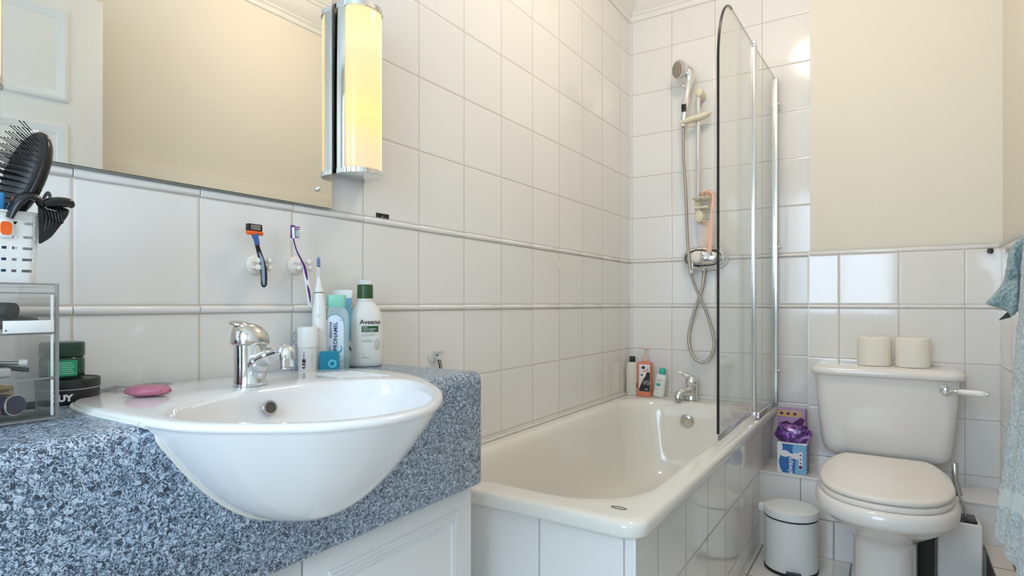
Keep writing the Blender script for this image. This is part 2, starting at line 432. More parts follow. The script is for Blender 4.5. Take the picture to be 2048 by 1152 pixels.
bm = new(); add_box(bm, xa, XR, LY-.004, LY+.004, LZ-.006, LZ+.002, .002); struct('trim_9', bm, M['tile_trim'], smooth=35)
bt = tile_mat('low_boxing_top_tiles','Y',2.05,.310,pu=.2,pv=.40,grout_w=.004,vax='X',col=(.74,.69,.62),grout=(.20,.16,.13))
bf = mat('low_boxing_front', (.25,.21,.18), .5)
bm = new(); add_box(bm, .262, XR, 1.0, LY-.001, 0, .146); struct('wall_low_boxing', bm, bf)
bm = new(); add_box(bm, .256, XR, 1.0, LY-.001, .1465, .156, .0015); struct('wall_low_boxing_top', bm, bt)
# door_1: panelled, standing slightly ajar in the right wall (seen in the mirror)
dm = Matrix.Translation((XR-.004, .235, 0)) @ Matrix.Rotation(math.radians(7.0), 4, 'Z')
bm = new(); DW = .708
add_box(bm, -.04, 0, 0, DW, .01, 2.0, .002, M=dm)
do = struct('door_1', bm, M['door_paint'], smooth=35)
def frame_mould(bm, u0, u1, v0, v1, mapf, pr=((0,0),(.003,.006),(.008,.006),(.010,.010),(.016,.010),(.018,.005),(.022,.005),(.024,0))):
    """picture-frame moulding; mapf(u, v, depth)"""
    for i in range(4): pass
    rs = []
    for (a, d) in pr: rs.append([mapf(u0+a, v0+a, d), mapf(u1-a, v0+a, d), mapf(u1-a, v1-a, d), mapf(u0+a, v1-a, d)])
    rings(bm, rs, True, False, False)
bm = new()
dpr = ((0,0),(.004,.007),(.012,.009),(.020,.006),(.030,.003),(.034,0))
for (v0, v1) in ((1.62,1.93),(1.04,1.545),(.25,.90)):
    for (u0, u1) in ((.09,.32),(.375,.61)):
        frame_mould(bm, u0, u1, v0, v1, lambda u, v, d: dm @ Vector((-.04-d, u, v)), dpr)
obj('panel_moulding', bm, M['door_paint'], do, 30)
bm = new(); add_box(bm, -.0, -.02, 0, .001, 0, .001); bm.free()
bm = new()
add_box(bm, xr-.018, xr, DY0-.06, DY0, 0, DZ+.06, .003); add_box(bm, xr-.018, xr, DY0, DY1+.001, DZ, DZ+.06, .003)
struct('trim_10', bm, M['door_paint'], smooth=35)
bm = new(); add_box(bm, xr-.024, xr, DY1+.004, 2.10, 1.159, 1.485, .002); struct('trim_11', bm, M['plaster'], smooth=35)
bm = new(); add_box(bm, xr+.1, xr+.12, DY0-.1, DY1+.1, 0, DZ+.1); struct('wall_hall', bm, M['plaster'])

# ------------------------------------------------------------------ ceiling light
cm = mat('warm_opal_glass', (.9,.85,.75), .3, emis=CEIL_COL, estr=CEIL_POWER)
for lx, ly, lab in ((-.37, 1.60, 'round opal glass globe ceiling light above the side of the bathtub'),):
    cl = thing('ceiling_light', lab, 'ceiling light', (lx, ly, ZC))
    bm = new(); lathe(bm, [(.12,-.018),(.125,-.012),(.125,0)], (lx,ly,ZC-.0005), 40); obj('base_ring', bm, M['chrome'], cl)
    bm = new(); lathe(bm, [(.02,-.165),(.06,-.155),(.09,-.135),(.108,-.10),(.112,-.07),(.105,-.04),(.09,-.0185)], (lx,ly,ZC), 40); obj('lamp_glass', bm, cm, cl)

# ------------------------------------------------------------------ bath
BX1, BY0, BZ = -.410, 1.095, .508
bath = thing('bathtub', 'white enamel bathtub with rolled rim and tiled side panel', 'bathtub', (-.74, 1.9, 0))
def lerp(a, b, t): return [p.lerp(q, t) for p, q in zip(a, b)]
ox0, ox1, oy0, oy1 = XL+.002, BX1, BY0, YB-.002
R0 = lambda e, z: rrect4(ox0+e, ox1-e, oy0+e, oy1-e, (.012+.0, .012, .012, .045), z)
I = lambda e, z, r=.16: rrect4(-1.020+e, -.476-e, 1.185+e*1.4, 2.590-e, (r, r, r+.02, r+.03), z)
rs = [R0(.014,.4735), R0(.006,.4735), R0(.001,.477), R0(0,.483), R0(0,.497), R0(.003,.504), R0(.009,BZ), R0(.022,BZ+.001)]
ia, ib = R0(.022,BZ+.001), I(-.012,BZ-.001)
for t in (.35, .7, 1.0): rs.append(lerp(ia, ib, t))
rs += [I(-.004,.504), I(.003,.496), I(.010,.480), I(.018,.44), I(.030,.36), I(.044,.28), I(.060,.22), I(.085,.185,.14), I(.12,.168,.12), I(.17,.160,.09)]
bm = new(); rings(bm, rs, True, False, True)
obj('tub', bm, M['enamel'], bath, 60)
bm = new(); lathe(bm, [(.030,0),(.030,.004),(.026,.008),(.018,.010),(.006,.011)], (0,0,0), 32, M=Matrix.Translation((-.752,2.567,.428)) @ Matrix.Rotation(math.radians(97),4,'X')); obj('overflow_cover', bm, M['chrome_worn'], bath)
bm = new(); lathe(bm, [(.033,.0),(.034,.0015),(.030,.004),(.01,.005)], (-.748,2.33,.160), 32); obj('drain', bm, M['chrome'], bath)
bm = new()
oval = [( .017*math.cos(a), .0062*math.sin(a)) for a in [2*PI*i/28 for i in range(28)]]
tube(bm, [Vector((-.487+x, 1.168+y, BZ+.0008)) for x, y in oval]+[Vector((-.487+.017, 1.168, BZ+.0008))], .0009, 6)
obj('oval_mark', bm, mat('brown_mark', (.12,.10,.06), .5), bath)
PX = -.432
tp = [tile_mat('bath_side_tiles','Y',1.26,.287,pu=.208,pv=.2,rough=.05,wave=.05,grout=(.42,.40,.38)), tile_mat('bath_end_tiles','X',-.656,.287,pu=.2,pv=.2,rough=.12,wave=.08,grout=(.42,.41,.42))]
bm = new()
quad(bm, [(PX,1.12,0),(PX,YB-.002,0),(PX,YB-.002,.473),(PX,1.12,.473)], 0); quad(bm, [(XL+.002,1.12,0),(PX,1.12,0),(PX,1.12,.473),(XL+.002,1.12,.473)], 1)
quad(bm, [(PX-.02,1.14,0),(PX-.02,YB-.002,0),(PX-.02,YB-.002,.473),(PX-.02,1.14,.473)], 0); quad(bm, [(XL+.002,1.14,0),(PX-.02,1.14,0),(PX-.02,1.14,.473),(XL+.002,1.14,.473)], 1)
for f in bm.faces: pass
obj('tiled_panel', bm, tp, bath, 0)
bm = new(); add_box(bm, PX-.006, PX+.0015, 1.1185, 1.126, 0, .473, .0015); obj('corner_bead', bm, M['white_pl'], bath)
# sealant between bath and walls
bm = new(); tube(bm, [(XL+.0056,BY0+.01,BZ+.003),(XL+.0056,YB-.006,BZ+.003)], .005, 8); tube(bm, [(XL+.008,YB-.0062,BZ+.003),(BX1-.01,YB-.0062,BZ+.003)], .0045, 8)
obj('sealant', bm, M['silicone'], bath)

# ------------------------------------------------------------------ vanity unit
CXF, CY1, CT, CB = -.740, 1.022, .799, .556
KXF = -.765
# basin outline (outer) and bowl opening, as polar curves round a centre
BC = Vector((-.72, .585, 0))
outer = [(-1.035,.44),(-1.045,.52),(-1.048,.60),(-1.042,.70),(-1.02,.79),(-.965,.850),(-.905,.868),(-.838,.862),(-.76,.836),(-.69,.792),(-.62,.738),(-.566,.680),(-.526,.620),(-.505,.560),(-.510,.500),(-.538,.446),(-.578,.410),(-.625,.378),(-.672,.355),(-.72,.345),(-.78,.341),(-.85,.340),(-.93,.343),(-.985,.360),(-1.018,.395)]
inner = [(-.845,.50),(-.852,.585),(-.843,.665),(-.806,.728),(-.745,.768),(-.680,.752),(-.610,.700),(-.560,.645),(-.532,.58),(-.534,.51),(-.565,.450),(-.620,.408),(-.685,.378),(-.75,.376),(-.805,.415)]
NA = 144
def polar(pts):
    P = crom([(x, y, 0) for x, y in pts], 14, True); out = []
    n = len(P)
    for k in range(NA):
        a = 2*PI*k/NA; d = Vector((math.cos(a), math.sin(a), 0)); best = None
        for i in range(n):
            p, q = P[i]-BC, P[(i+1) % n]-BC; e = q-p
            den = d.x*e.y - d.y*e.x
            if abs(den) < 1e-12: continue
            t = (p.x*e.y - p.y*e.x)/den; u = (p.x*d.y - p.y*d.x)/den
            if t > 0 and -1e-6 <= u <= 1+1e-6 and (best is None or t > best): best = t
        out.append(best)
    return out
RO, RI = polar(outer), polar(inner)
DIR = [Vector((math.cos(2*PI*k/NA), math.sin(2*PI*k/NA), 0)) for k in range(NA)]
def ring_at(R, s=1.0, off=0.0, z=0.0, c=None):
    cc = BC if c is None else c
    return [cc*1 + d*(r*s+off) + Vector((0,0,z)) for d, r in zip(DIR, R)]
RT = .8075
HD, HP = .163, 2.05
hull = []
for a in (.02, .12, .25, .38, .5, .6, .7, .78, .85, .9, .94, .97, .99, 1.0):
    z = .797 - HD*(1-a**HP)
    c = BC + Vector((.0*(1-a), -.036*(1-a), 0))
    hull.append(ring_at(RO, a*.985, 0, z, c))
rs = list(hull)
rs += [ring_at(RO, 1, -.001, .7985), ring_at(RO, 1, .0, .801), ring_at(RO, 1, -.0008, .8045), ring_at(RO, 1, -.004, .8068), ring_at(RO, 1, -.009, RT)]
mid = [[p.lerp(q, t) for p, q in zip(ring_at(RO, 1, -.009, RT), ring_at(RI, 1, .007, RT))] for t in (.33, .66)]
rs += mid + [ring_at(RI, 1, .007, RT), ring_at(RI, 1, .003, RT-.0012), ring_at(RI, 1, 0, RT-.0045), ring_at(RI, 1, -.0035, RT-.010)]
for a in (.96, .93, .89, .83, .75, .65, .52, .38, .25, .12):
    z = RT - .014 - .106*(1-a**2.9)
    rs.append(ring_at(RI, a, 0, z))
van = thing('basin', 'white semi-recessed ceramic washbasin bulging from the speckled worktop', 'washbasin', (-.78, .585, RT-.19))
bm = new(); rings(bm, rs, True, True, True)
obj('bowl', bm, M['basin'], van, 60)
bm = new(); lathe(bm, [(.022,-.002),(.022,.001),(.018,.0025),(.006,.003)], (-.72,.585,RT-.1205), 28); obj('drain', bm, M['chrome'], van)
OV = (-.834,.572,.778)
ovM = Matrix.Translation(OV) @ Matrix.Rotation(math.radians(-6),4,'Z') @ Matrix.Rotation(math.radians(76),4,'Y')
bm = new(); lathe(bm, [(.0115,-.003),(.0125,.0005),(.0115,.0025),(.009,.0022),(.0085,-.002)], (0,0,0), 28, cap0=False, cap1=False, M=ovM); obj('overflow_ring', bm, M['steel'], van)
bm = new(); lathe(bm, [(.0088,.0002),(.0087,.0006)], (0,0,0), 28, M=ovM); obj('overflow_hole', bm, mat('overflow_dark', (.10,.085,.06), .4, metal=.3), van)
# soap grooves: shallow raised ribs at the back right of the deck
bm = new()
for i in range(6):
    y = .735+i*.013
    tube(bm, crom([(-.955+.02*i*.3, y+.01, RT-.0005),(-.90, y+.006, RT+.0008),(-.845+.01*i, y, RT-.0005)], 5), .0016, 8)
obj('soap_rib', bm, M['basin'], van)
# silicone bead round the basin on the worktop and down the front
def wt_cut():
    bm = new()
    big = []
    for a in (.02, .25, .5, .7, .85, .94, .99): big.append(ring_at(RO, a*.985-.012, 0, .797-HD*(1-a**HP)+.004, BC+Vector((0,-.036*(1-a),0))))
    big.append(ring_at(RO, .972, 0, .84))
    rings(bm, big); bmesh.ops.recalc_face_normals(bm, faces=bm.faces)
    me = bpy.data.meshes.new('cut'); bm.to_mesh(me); bm.free(); o = bpy.data.objects.new('cut', me); C.objects.link(o); return o
def cut_by(o, cutter):
    md = o.modifiers.new('b', 'BOOLEAN'); md.operation = 'DIFFERENCE'; md.object = cutter; md.solver = 'EXACT'
    dg = bpy.context.evaluated_depsgraph_get(); me = bpy.data.meshes.new_from_object(o.evaluated_get(dg))
    o.modifiers.clear(); o.data = me
wt = thing('worktop', 'blue-grey speckled granite worktop with deep rounded front apron', 'worktop', (-.9, .3, CB))
def wtsec(y):
    r = .022; pts = [Vector((XL+.001, y, CB)), Vector((XL+.001, y, CT))]
    for i in range(9):
        a = PI/2*(1-i/8); pts.append(Vector((CXF-r+r*math.cos(a), y, CT-r+r*math.sin(a))))
    for i in range(5):
        a = -PI/2*i/4; pts.append(Vector((CXF-.008+.008*math.cos(a), y, CB+.008+.008*math.sin(a))))
    return pts
bm = new(); ys = [-.9, CY1-.012, CY1-.004, CY1]
secs = []
for y, ins in ((-.9,0),(CY1-.010,0),(CY1-.004,.0015),(CY1-.0008,.005),(CY1,.009)):
    s_ = wtsec(y)
    if ins:
        for p in s_:
            if p.x > XL+.01: p.x -= ins
            p.z = min(p.z, CT-ins*.8) if p.z > .7 else max(p.z, CB+ins*.5)
    secs.append(s_)
rings(bm, secs)
wo_ = obj('worktop_slab', bm, M['granite'], wt, 0)
ct = wt_cut()
cut_by(wo_, ct)
for p in wo_.data.polygons: p.use_smooth = True
wo_.data.set_sharp_from_angle(angle=math.radians(35))
bpy.data.objects.remove(ct)
# bead: where the hull leaves the worktop (top edge then down the front face)
def hull_face_y():
    """points of the hull on the plane x=CXF, left side down, across and up the right side"""
    L_, R_ = [], []
    for a in [1-.01*i for i in range(0, 99)]:
        z = .797 - HD*(1-a**HP); c = BC + Vector((0, -.036*(1-a), 0)); ring = ring_at(RO, a*.985, 0, z, c)
        hit = []
        for i in range(NA):
            p, q = ring[i], ring[(i+1) % NA]
            if (p.x-CXF)*(q.x-CXF) < 0:
                t = (CXF-p.x)/(q.x-p.x); hit.append(p.lerp(q, t))
        if len(hit) >= 2:
            hit.sort(key=lambda p: p.y); L_.append(hit[0]); R_.append(hit[-1])
    return L_ + R_[::-1]
hf = hull_face_y()
seal = [Vector((CXF+.001, p.y, p.z)) for p in hf if p.z < .782]
top = [p for p in ring_at(RO, 1, .001, CT+.0012)]
left = [p for p in top if p.y < .585 and p.x < CXF-.012]; left.sort(key=lambda p: math.atan2(p.y-.585, p.x+.72) % (2*PI))
right = [p for p in top if p.y >= .585 and p.x < CXF-.012]; right.sort(key=lambda p: math.atan2(p.y-.585, p.x+.72) % (2*PI))
path = right + left
bm = new(); tube(bm, path, .0032, 8)
tube(bm, crom([path[-1]] + [Vector((CXF-.002, seal[0].y-.001, CT-.006))] + seal[::6] + [seal[-1], Vector((CXF-.002, seal[-1].y+.001, CT-.006)), path[0]], 5), .0036, 8)
obj('sealant', bm, M['silicone'], van)

cab = thing('vanity_cabinet', 'white panelled vanity cabinet under the speckled worktop', 'cabinet', (-.9, .3, 0))
bm = new(); add_box(bm, XL+.002, KXF-.020, -.895, 1.015, 0, CB-.0005, .001); obj('carcass', bm, M['cab_paint'], cab)
for (ya, yb) in ((.583, 1.014), (.150, .579), (-.285, .146)):
    bm = new(); add_box(bm, KXF-.019, KXF, ya, yb, .07, CB-.002, .0015); d = obj('door', bm, M['cab_paint'], cab)
    bm = new(); frame_mould(bm, ya+.046, yb-.046, .115, .512, lambda u, v, dd: Vector((KXF+dd*.9, u, v)), ((0,0),(.002,.004),(.006,.0055),(.008,.003),(.0095,.003),(.011,.006),(.015,.006),(.0165,.003),(.018,.003),(.020,.0055),(.023,.004),(.026,0)))
    obj('panel_moulding', bm, M['cab_paint'], d, 30)
bm = new(); add_box(bm, XL+.002, KXF-.10, 1.0155, 1.090, 0, CB-.06, .001)
obj('side_filler', bm, M['cab_paint'], cab)

# ------------------------------------------------------------------ mirror
MY0, MY1, MZ0, MZ1 = .298, .886, 1.160, 1.95
mr = thing('wall_mirror', 'large frameless mirror fixed to the tiles above the basin', 'mirror', (XL, .59, MZ0))
bm = new(); x = XL+.0072
add_box(bm, XL+.0065, XL+.0118, MY0, MY1, MZ0, MZ1); obj('backing', bm, M['mirror_edge'], mr, 0)
bm = new(); be = .0
o_ = [Vector((XL+.0122,MY0+.0004,MZ0+.0004)),Vector((XL+.0122,MY1-.0004,MZ0+.0004)),Vector((XL+.0122,MY1-.0004,MZ1)),Vector((XL+.0122,MY0+.0004,MZ1))]
bm.faces.new([bm.verts.new(p) for p in o_]); obj('mirror_glass', bm, M['mirror'], mr, 0, recalc=False)
for (y, z) in ((MY1-.040, MZ0+.038), (MY0+.040, MZ0+.038), (MY1-.04, MZ1-.04), (MY0+.04, MZ1-.04)):
    bm = new(); lathe(bm, [(.0058,0),(.0058,.002),(.005,.005),(.0035,.0065),(.001,.0072)], (XL+.0123,y,z), 18, 'X'); obj('mirror_screw', bm, M['chrome'], mr)

# ------------------------------------------------------------------ wall lamps (one each side of the mirror)
opal = mat('lit_opal_glass', (.9,.85,.7), .25, emis=(1.0,.72,.36), estr=.80)
def opal_nodes(m):
    nt = m.node_tree; N = nt.nodes; L = nt.links; b = N['Principled BSDF']
    geo = N.new('ShaderNodeNewGeometry'); sp = N.new('ShaderNodeSeparateXYZ'); L.new(geo.outputs['Position'], sp.inputs[0])
    cr = N.new('ShaderNodeValToRGB'); mp = N.new('ShaderNodeMapRange'); mp.inputs[1].default_value = 1.24; mp.inputs[2].default_value = 1.63
    L.new(sp.outputs['Z'], mp.inputs[0]); L.new(mp.outputs[0], cr.inputs[0])
    e = cr.color_ramp.elements; cols = [(0,(1,.68,.42)),(.15,(1,.70,.40)),(.30,(1,.76,.28)),(.36,(1,.82,.28)),(.50,(1,.74,.34)),(.70,(1,.76,.40)),(.76,(1,.84,.48)),(.95,(1,.80,.38)),(1,(1,.84,.52))]
    e[0].position = 0; e[0].color = (*cols[0][1],1); e[1].position = 1; e[1].color = (*cols[-1][1],1)
    for p, c in cols[1:-1]:
        k = e.new(p); k.color = (*c,1)
    L.new(cr.outputs[0], b.inputs['Emission Color'])
opal_nodes(opal); opal.node_tree.nodes['Principled BSDF'].inputs['Base Color'].default_value = (.10,.085,.06,1)
def wall_lamp(y0, label):
    yc = y0+.052; X0 = XL+.0008; z0, z1 = 1.240, 1.628
    t_ = thing('wall_lamp', label, 'wall lamp', (XL, yc, z0), 'chrome wall lamps beside the mirror')
    bm = new(); add_box(bm, X0, XL+.046, y0, y0+.104, z0+.010, z1-.010, .002); obj('back_plate', bm, M['chrome'], t_)
    def D(r, z, grow=0.0):
        pts = [Vector((XL+.044, yc+r, z)), Vector((XL+.044, yc-r, z))][::-1]
        out = [Vector((X0, yc-.052-grow, z)), Vector((XL+.046, yc-.052-grow, z))]
        for i in range(25):
            a = -PI/2 + PI*i/24; out.append(Vector((XL+.048+(r+grow)*.82*math.cos(a), yc+(r+grow)*math.sin(a), z)))
        out += [Vector((XL+.046, yc+.052+grow, z)), Vector((X0, yc+.052+grow, z))]
        return out
    for za, zb in ((z0, z0+.0125), (z1-.0125, z1)):
        bm = new(); rings(bm, [D(.0500, za, -.001), D(.0505, za+.001, .0005), D(.0505, zb-.001, .0005), D(.0500, zb, -.001)]); obj('end_cap', bm, M['chrome'], t_, 30)
    bm = new(); rr_ = []
    for z in (z0+.0127, z0+.016, z0+.1, z0+.2, z0+.3, z1-.016, z1-.0127):
        e_ = .0015 if z in (z0+.0127, z1-.0127) else 0
        rr_.append([Vector((XL+.0465+(.0485-e_)*.82*math.cos(-PI/2+PI*i/28), yc+(.0485-e_)*math.sin(-PI/2+PI*i/28), z)) for i in range(29)])
    rings(bm, rr_, True, True, True); obj('opal_shade', bm, opal, t_, 40)
    return t_
wall_lamp(.8925, 'chrome and opal glass wall lamp at the right edge of the mirror')
wall_lamp(.188, 'chrome and opal glass wall lamp at the left edge of the mirror')

# ------------------------------------------------------------------ toilet
TX = -.018
toi = thing('toilet', 'off-white close-coupled toilet with closed lid between pedal bin and towel', 'toilet', (TX, 2.2, 0))
def half(pts):
    """mirror a half outline (dx, y) from back to front"""
    return [(TX+dx, y) for dx, y in pts] + [(TX-dx, y) for dx, y in reversed(pts) if dx > 1e-4]
def poly_ring(pts, cx, cy, n=96):
    P = crom([(x, y, 0) for x, y in pts], 10, True); out = []
    c_ = Vector((cx, cy, 0)); m_ = len(P)
    for k in range(n):
        a = 2*PI*k/n; d = Vector((math.cos(a), math.sin(a), 0)); best = 0
        for i in range(m_):
            p, q = P[i]-c_, P[(i+1) % m_]-c_; e = q-p; den = d.x*e.y-d.y*e.x
            if abs(den) < 1e-12: continue
            t = (p.x*e.y-p.y*e.x)/den; u = (p.x*d.y-p.y*d.x)/den
            if t > 0 and -1e-6 <= u <= 1+1e-6: best = max(best, t)
        out.append(best)
    return out
lid_pts = half([(.02,2.385),(.08,2.385),(.118,2.382),(.128,2.368),(.150,2.31),(.168,2.22),(.1735,2.12),(.170,2.05),(.155,1.98),(.128,1.925),(.088,1.888),(.045,1.871),(.0,1.866)])
TC = Vector((TX, 2.14, 0)); RL = poly_ring(lid_pts, TC.x, TC.y)
TD = [Vector((math.cos(2*PI*k/96), math.sin(2*PI*k/96), 0)) for k in range(96)]
def tr(R, z, off=0, s=1.0, c=TC): return [c + d*(r*s+off) + Vector((0,0,z)) for d, r in zip(TD, R)]
bm = new(); rings(bm, [tr(RL,.402,-.004), tr(RL,.404,-.001), tr(RL,.410,0), tr(RL,.415,-.002), tr(RL,.4185,-.008), tr(RL,.4205,-.020), tr(RL,.4215,-.05), tr(RL,.422,0,.3)]); obj('lid', bm, M['seat'], toi, 50)
bm = new(); rings(bm, [tr(RL,.383,-.010), tr(RL,.3835,-.002), tr(RL,.388,.001), tr(RL,.394,.001), tr(RL,.3985,-.004), tr(RL,.3995,-.012), tr(RL,.3995,0,.3)]); obj('seat', bm, M['seat'], toi, 50)
bowl_pts = half([(.02,2.42),(.09,2.42),(.135,2.40),(.160,2.33),(.177,2.22),(.184,2.12),(.182,2.05),(.168,1.975),(.138,1.912),(.096,1.872),(.05,1.852),(.0,1.846)])
RW = poly_ring(bowl_pts, TC.x, TC.y)
ped_pts = half([(.03,2.445),(.075,2.442),(.086,2.42),(.086,2.30),(.087,2.20),(.082,2.13),(.068,2.082),(.040,2.058),(.0,2.052)])
RP = poly_ring(ped_pts, TC.x, 2.25); PC = Vector((TX, 2.25, 0))
def mix(t, z, dz=0):
    a = tr(RW, z, 0, 1); b = tr(RP, z, 0, 1, PC); return [p.lerp(q, t) for p, q in zip(a, b)]
pr_ = [tr(RP,0,.012,1,PC), tr(RP,.02,.010,1,PC), tr(RP,.04,.003,1,PC), tr(RP,.12,0,1,PC), tr(RP,.20,0,1,PC)]
for t, z in ((.97,.225),(.90,.240),(.78,.255),(.62,.270),(.46,.286),(.31,.302),(.19,.317),(.10,.330)): pr_.append(mix(t, z))
pr_ += [tr(RW,.338,-.004), tr(RW,.348,.0), tr(RW,.360,.0), tr(RW,.372,-.003), tr(RW,.379,-.008), tr(RW,.382,-.016), tr(RW,.382,0,.3)]
bm = new(); rings(bm, pr_); obj('pan', bm, M['toilet'], toi, 60)
bm = new(); add_box(bm, TX-.125, TX+.125, 2.36, 2.655, .294, .366, .02, 4); obj('cistern_shelf', bm, M['toilet'], toi)
bm = new()
for sx in (-1, 1): add_box(bm, TX+sx*.118-.022, TX+sx*.118+.022, 2.47, 2.52, .355, .377, .003)
add_box(bm, TX-.10, TX+.10, 2.49, 2.63, .364, .3745, .003); obj('cistern_washer', bm, M['black_matt'], toi)
def cis(z, ex, ef, r=.04): return rrect4(-.2465+ex, .2005-ex, 2.500+ef, YT-.006, (.006,.006,r,r), z, 8)
bm = new(); rings(bm, [cis(.374,.068,.05), cis(.3755,.052,.038), cis(.381,.040,.027), cis(.392,.030,.019), cis(.410,.0235,.014), cis(.44,.019,.011), cis(.52,.011,.006), cis(.60,.005,.003), cis(.66,.001,.001), cis(.684,0,0)]); obj('cistern', bm, M['toilet'], toi, 60)
def cl_(z, e, r=.055): return rrect4(-.262+e, .216-e, 2.484+e, YT-.004, (.01,.01,r,r), z, 8)
bm = new(); rings(bm, [cl_(.676,.010), cl_(.6775,.003), cl_(.681,0), cl_(.694,-.001), cl_(.703,.004), cl_(.709,.014), cl_(.7125,.03), cl_(.714,.06)]); obj('cistern_lid', bm, M['toilet'], toi, 60)
# flush lever
bm = new(); lathe(bm, [(.0165,0),(.0165,.003),(.013,.006),(.006,.008),(.006,.018),(.010,.020),(.0135,.026),(.0135,.032),(.010,.038),(.003,.040)], (0,0,0), 28, M=Matrix.Translation((.158,2.5005,.648)) @ Matrix.Rotation(PI/2,4,'X')); lev = obj('flush_lever', bm, M['chrome'], toi)
bm = new(); dmm = Matrix.Translation((.172,2.474,.6475)) @ Matrix.Rotation(math.radians(-16),4,'Z') @ Matrix.Rotation(math.radians(1),4,'Y')
lathe(bm, [(.004,0),(.0045,.004),(.006,.008),(.007,.013),(.005,.017)], (0,0,0), 20, 'X', M=dmm); obj('lever_collar', bm, M['chrome'], lev)
bm = new(); lathe(bm, [(.006,.017),(.0085,.021),(.0095,.03),(.0108,.055),(.0112,.078),(.0098,.090),(.006,.094)], (0,0,0), 24, 'X', M=dmm); obj('lever_handle', bm, mat('white_porcelain', (.86,.85,.83), .12, coat=.3), lev)
bm = new(); lathe(bm, [(.005,.094),(.0055,.097),(.004,.101),(.001,.103)], (0,0,0), 16, 'X', M=dmm); obj('lever_tip', bm, M['chrome'], lev)
# two toilet rolls on the cistern lid
def roll(name, x, label):
    t_ = thing(name, label, 'toilet paper', (x, 2.578, .714), 'toilet rolls on the cistern lid')
    bm = new(); lathe(bm, [(.053,.001),(.0545,.006),(.055,.05),(.0545,.1),(.053,.1045),(.050,.106),(.021,.1055),(.020,.103),(.020,.004),(.022,.001)], (x,2.578,.714), 48, cap0=False, cap1=False)
    f = bm.verts[:]; bm.verts.ensure_lookup_table(); n = 48; k = 10
    for i in range(n):
        try: bm.faces.new((bm.verts[i], bm.verts[(i+1)%n], bm.verts[(k-1)*n+(i+1)%n], bm.verts[(k-1)*n+i]))
        except Exception: pass
    obj('paper', bm, M['paper'], t_, 50)
    bm = new(); lathe(bm, [(.0198,.004),(.0198,.103),(.0188,.103),(.0188,.004)], (x,2.578,.714), 32, cap0=False, cap1=False); obj('core', bm, M['card'], t_, 50)
roll('toilet_roll', -.0535, 'left one of two white toilet rolls on the cistern lid')
roll('toilet_roll', .0655, 'right one of two white toilet rolls, nearer the flush lever')

# ------------------------------------------------------------------ pedal bin
bx, by = -.300, 2.290
pb = thing('pedal_bin', 'small white metal pedal bin with domed lid beside the toilet', 'bin', (bx, by, 0))
wb = mat('white_bin_enamel', (.78,.80,.80), .38)
bm = new(); lathe(bm, [(.0862,.010),(.0862,.1865),(.084,.187)], (bx,by,0), 56); obj('body', bm, wb, pb)
bm = new(); lathe(bm, [(.0875,0),(.0885,.002),(.0885,.009),(.087,.0105)], (bx,by,0), 56); obj('base_ring', bm, M['black_matt'], pb)
bm = new(); lathe(bm, [(.0865,.187),(.0878,.1875),(.0878,.191),(.0865,.1915)], (bx,by,0), 56); obj('rim_gasket', bm, M['black_matt'], pb)
bm = new(); lathe(bm, [(.087,.1918),(.0892,.193),(.0895,.213),(.088,.218),(.080,.2222),(.06,.2265),(.03,.229),(.002,.2298)], (bx,by,0), 56); obj('lid', bm, wb, pb)
bm = new(); add_box(bm, bx-.107, bx-.087, by-.012, by+.018, .188, .214, .004, 3); obj('hinge', bm, wb, pb)
bm = new(); add_box(bm, bx-.004, bx+.044, by-.117, by-.080, .012, .021, .003, 2); add_box(bm, bx+.006, bx+.034, by-.09, by-.06, .012, .019, .002); obj('pedal', bm, M['black'], pb)

# ------------------------------------------------------------------ toilet brush and slim dark panel
hx0, hx1, hy0, hy1 = .124, .236, 2.285, 2.375
tb = thing('toilet_brush', 'white square toilet brush holder with black top right of the toilet', 'toilet brush', ((hx0+hx1)/2, 2.33, 0))
bm = new(); add_box(bm, hx0, hx1, hy0, hy1, 0, .262, .006, 3); obj('holder', bm, mat('holder_plastic', (.80,.80,.78), .3), tb)
bm = new(); add_box(bm, .168, .224, hy0+.006, hy1-.008, .2622, .269, .002); obj('lid', bm, M['black'], tb)
bm = new(); tube(bm, [(.198,2.335,.269),(.196,2.337,.300)], .0038, 12); tube(bm, [(.196,2.337,.300),(.184,2.345,.33)], .004, 12); tube(bm, [(.184,2.345,.33),(.173,2.348,.375),(.172,2.348,.43),(.172,2.348,.433)], [.0088,.0092,.0092,.007], 16); obj('handle', bm, M['steel'], tb)
bm = new(); add_box(bm, .076, .122, 2.405, 2.432, 0, .20, .003, 2); o = obj('dark_panel', bm, mat('dark_grey_panel', (.10,.095,.085), .55), base=(.10,2.42,0)); tag(o, 'narrow dark grey panel standing between toilet pedestal and white brush holder', 'box')  # plain dark grey panel filling the narrow space beside the pedestal

# ------------------------------------------------------------------ packages on the ledge
lb = thing('pad_box', 'blue and white box of sanitary pads on the tiled ledge', 'box', (-.322, 2.50, LZ))
cb_ = mat('box_blue', (.03,.15,.42), .3); cw = mat('box_white', (.78,.78,.82), .35); cd = mat('box_navy', (.02,.03,.08), .35); clb = mat('box_light_blue', (.20,.46,.68), .3)
fy = 2.468
def front(x, z, e=.0004): return Vector((x, fy-e, z))
bm = new(); add_box(bm, -.372, -.268, fy, 2.530, LZ, LZ+.118, .001); obj('carton', bm, cw, lb)
def patch(name, pts, m, par, e=.0005, f=front):
    bm = new(); vs = [bm.verts.new(f(x, z, e)) for x, z in pts]; bm.faces.new(vs); return obj(name, bm, m, par, 0, recalc=False)
def arcp(cx, cz, rx, rz, a0, a1, n=16): return [(cx+rx*math.cos(math.radians(a0+(a1-a0)*i/n)), cz+rz*math.sin(math.radians(a0+(a1-a0)*i/n))) for i in range(n+1)]
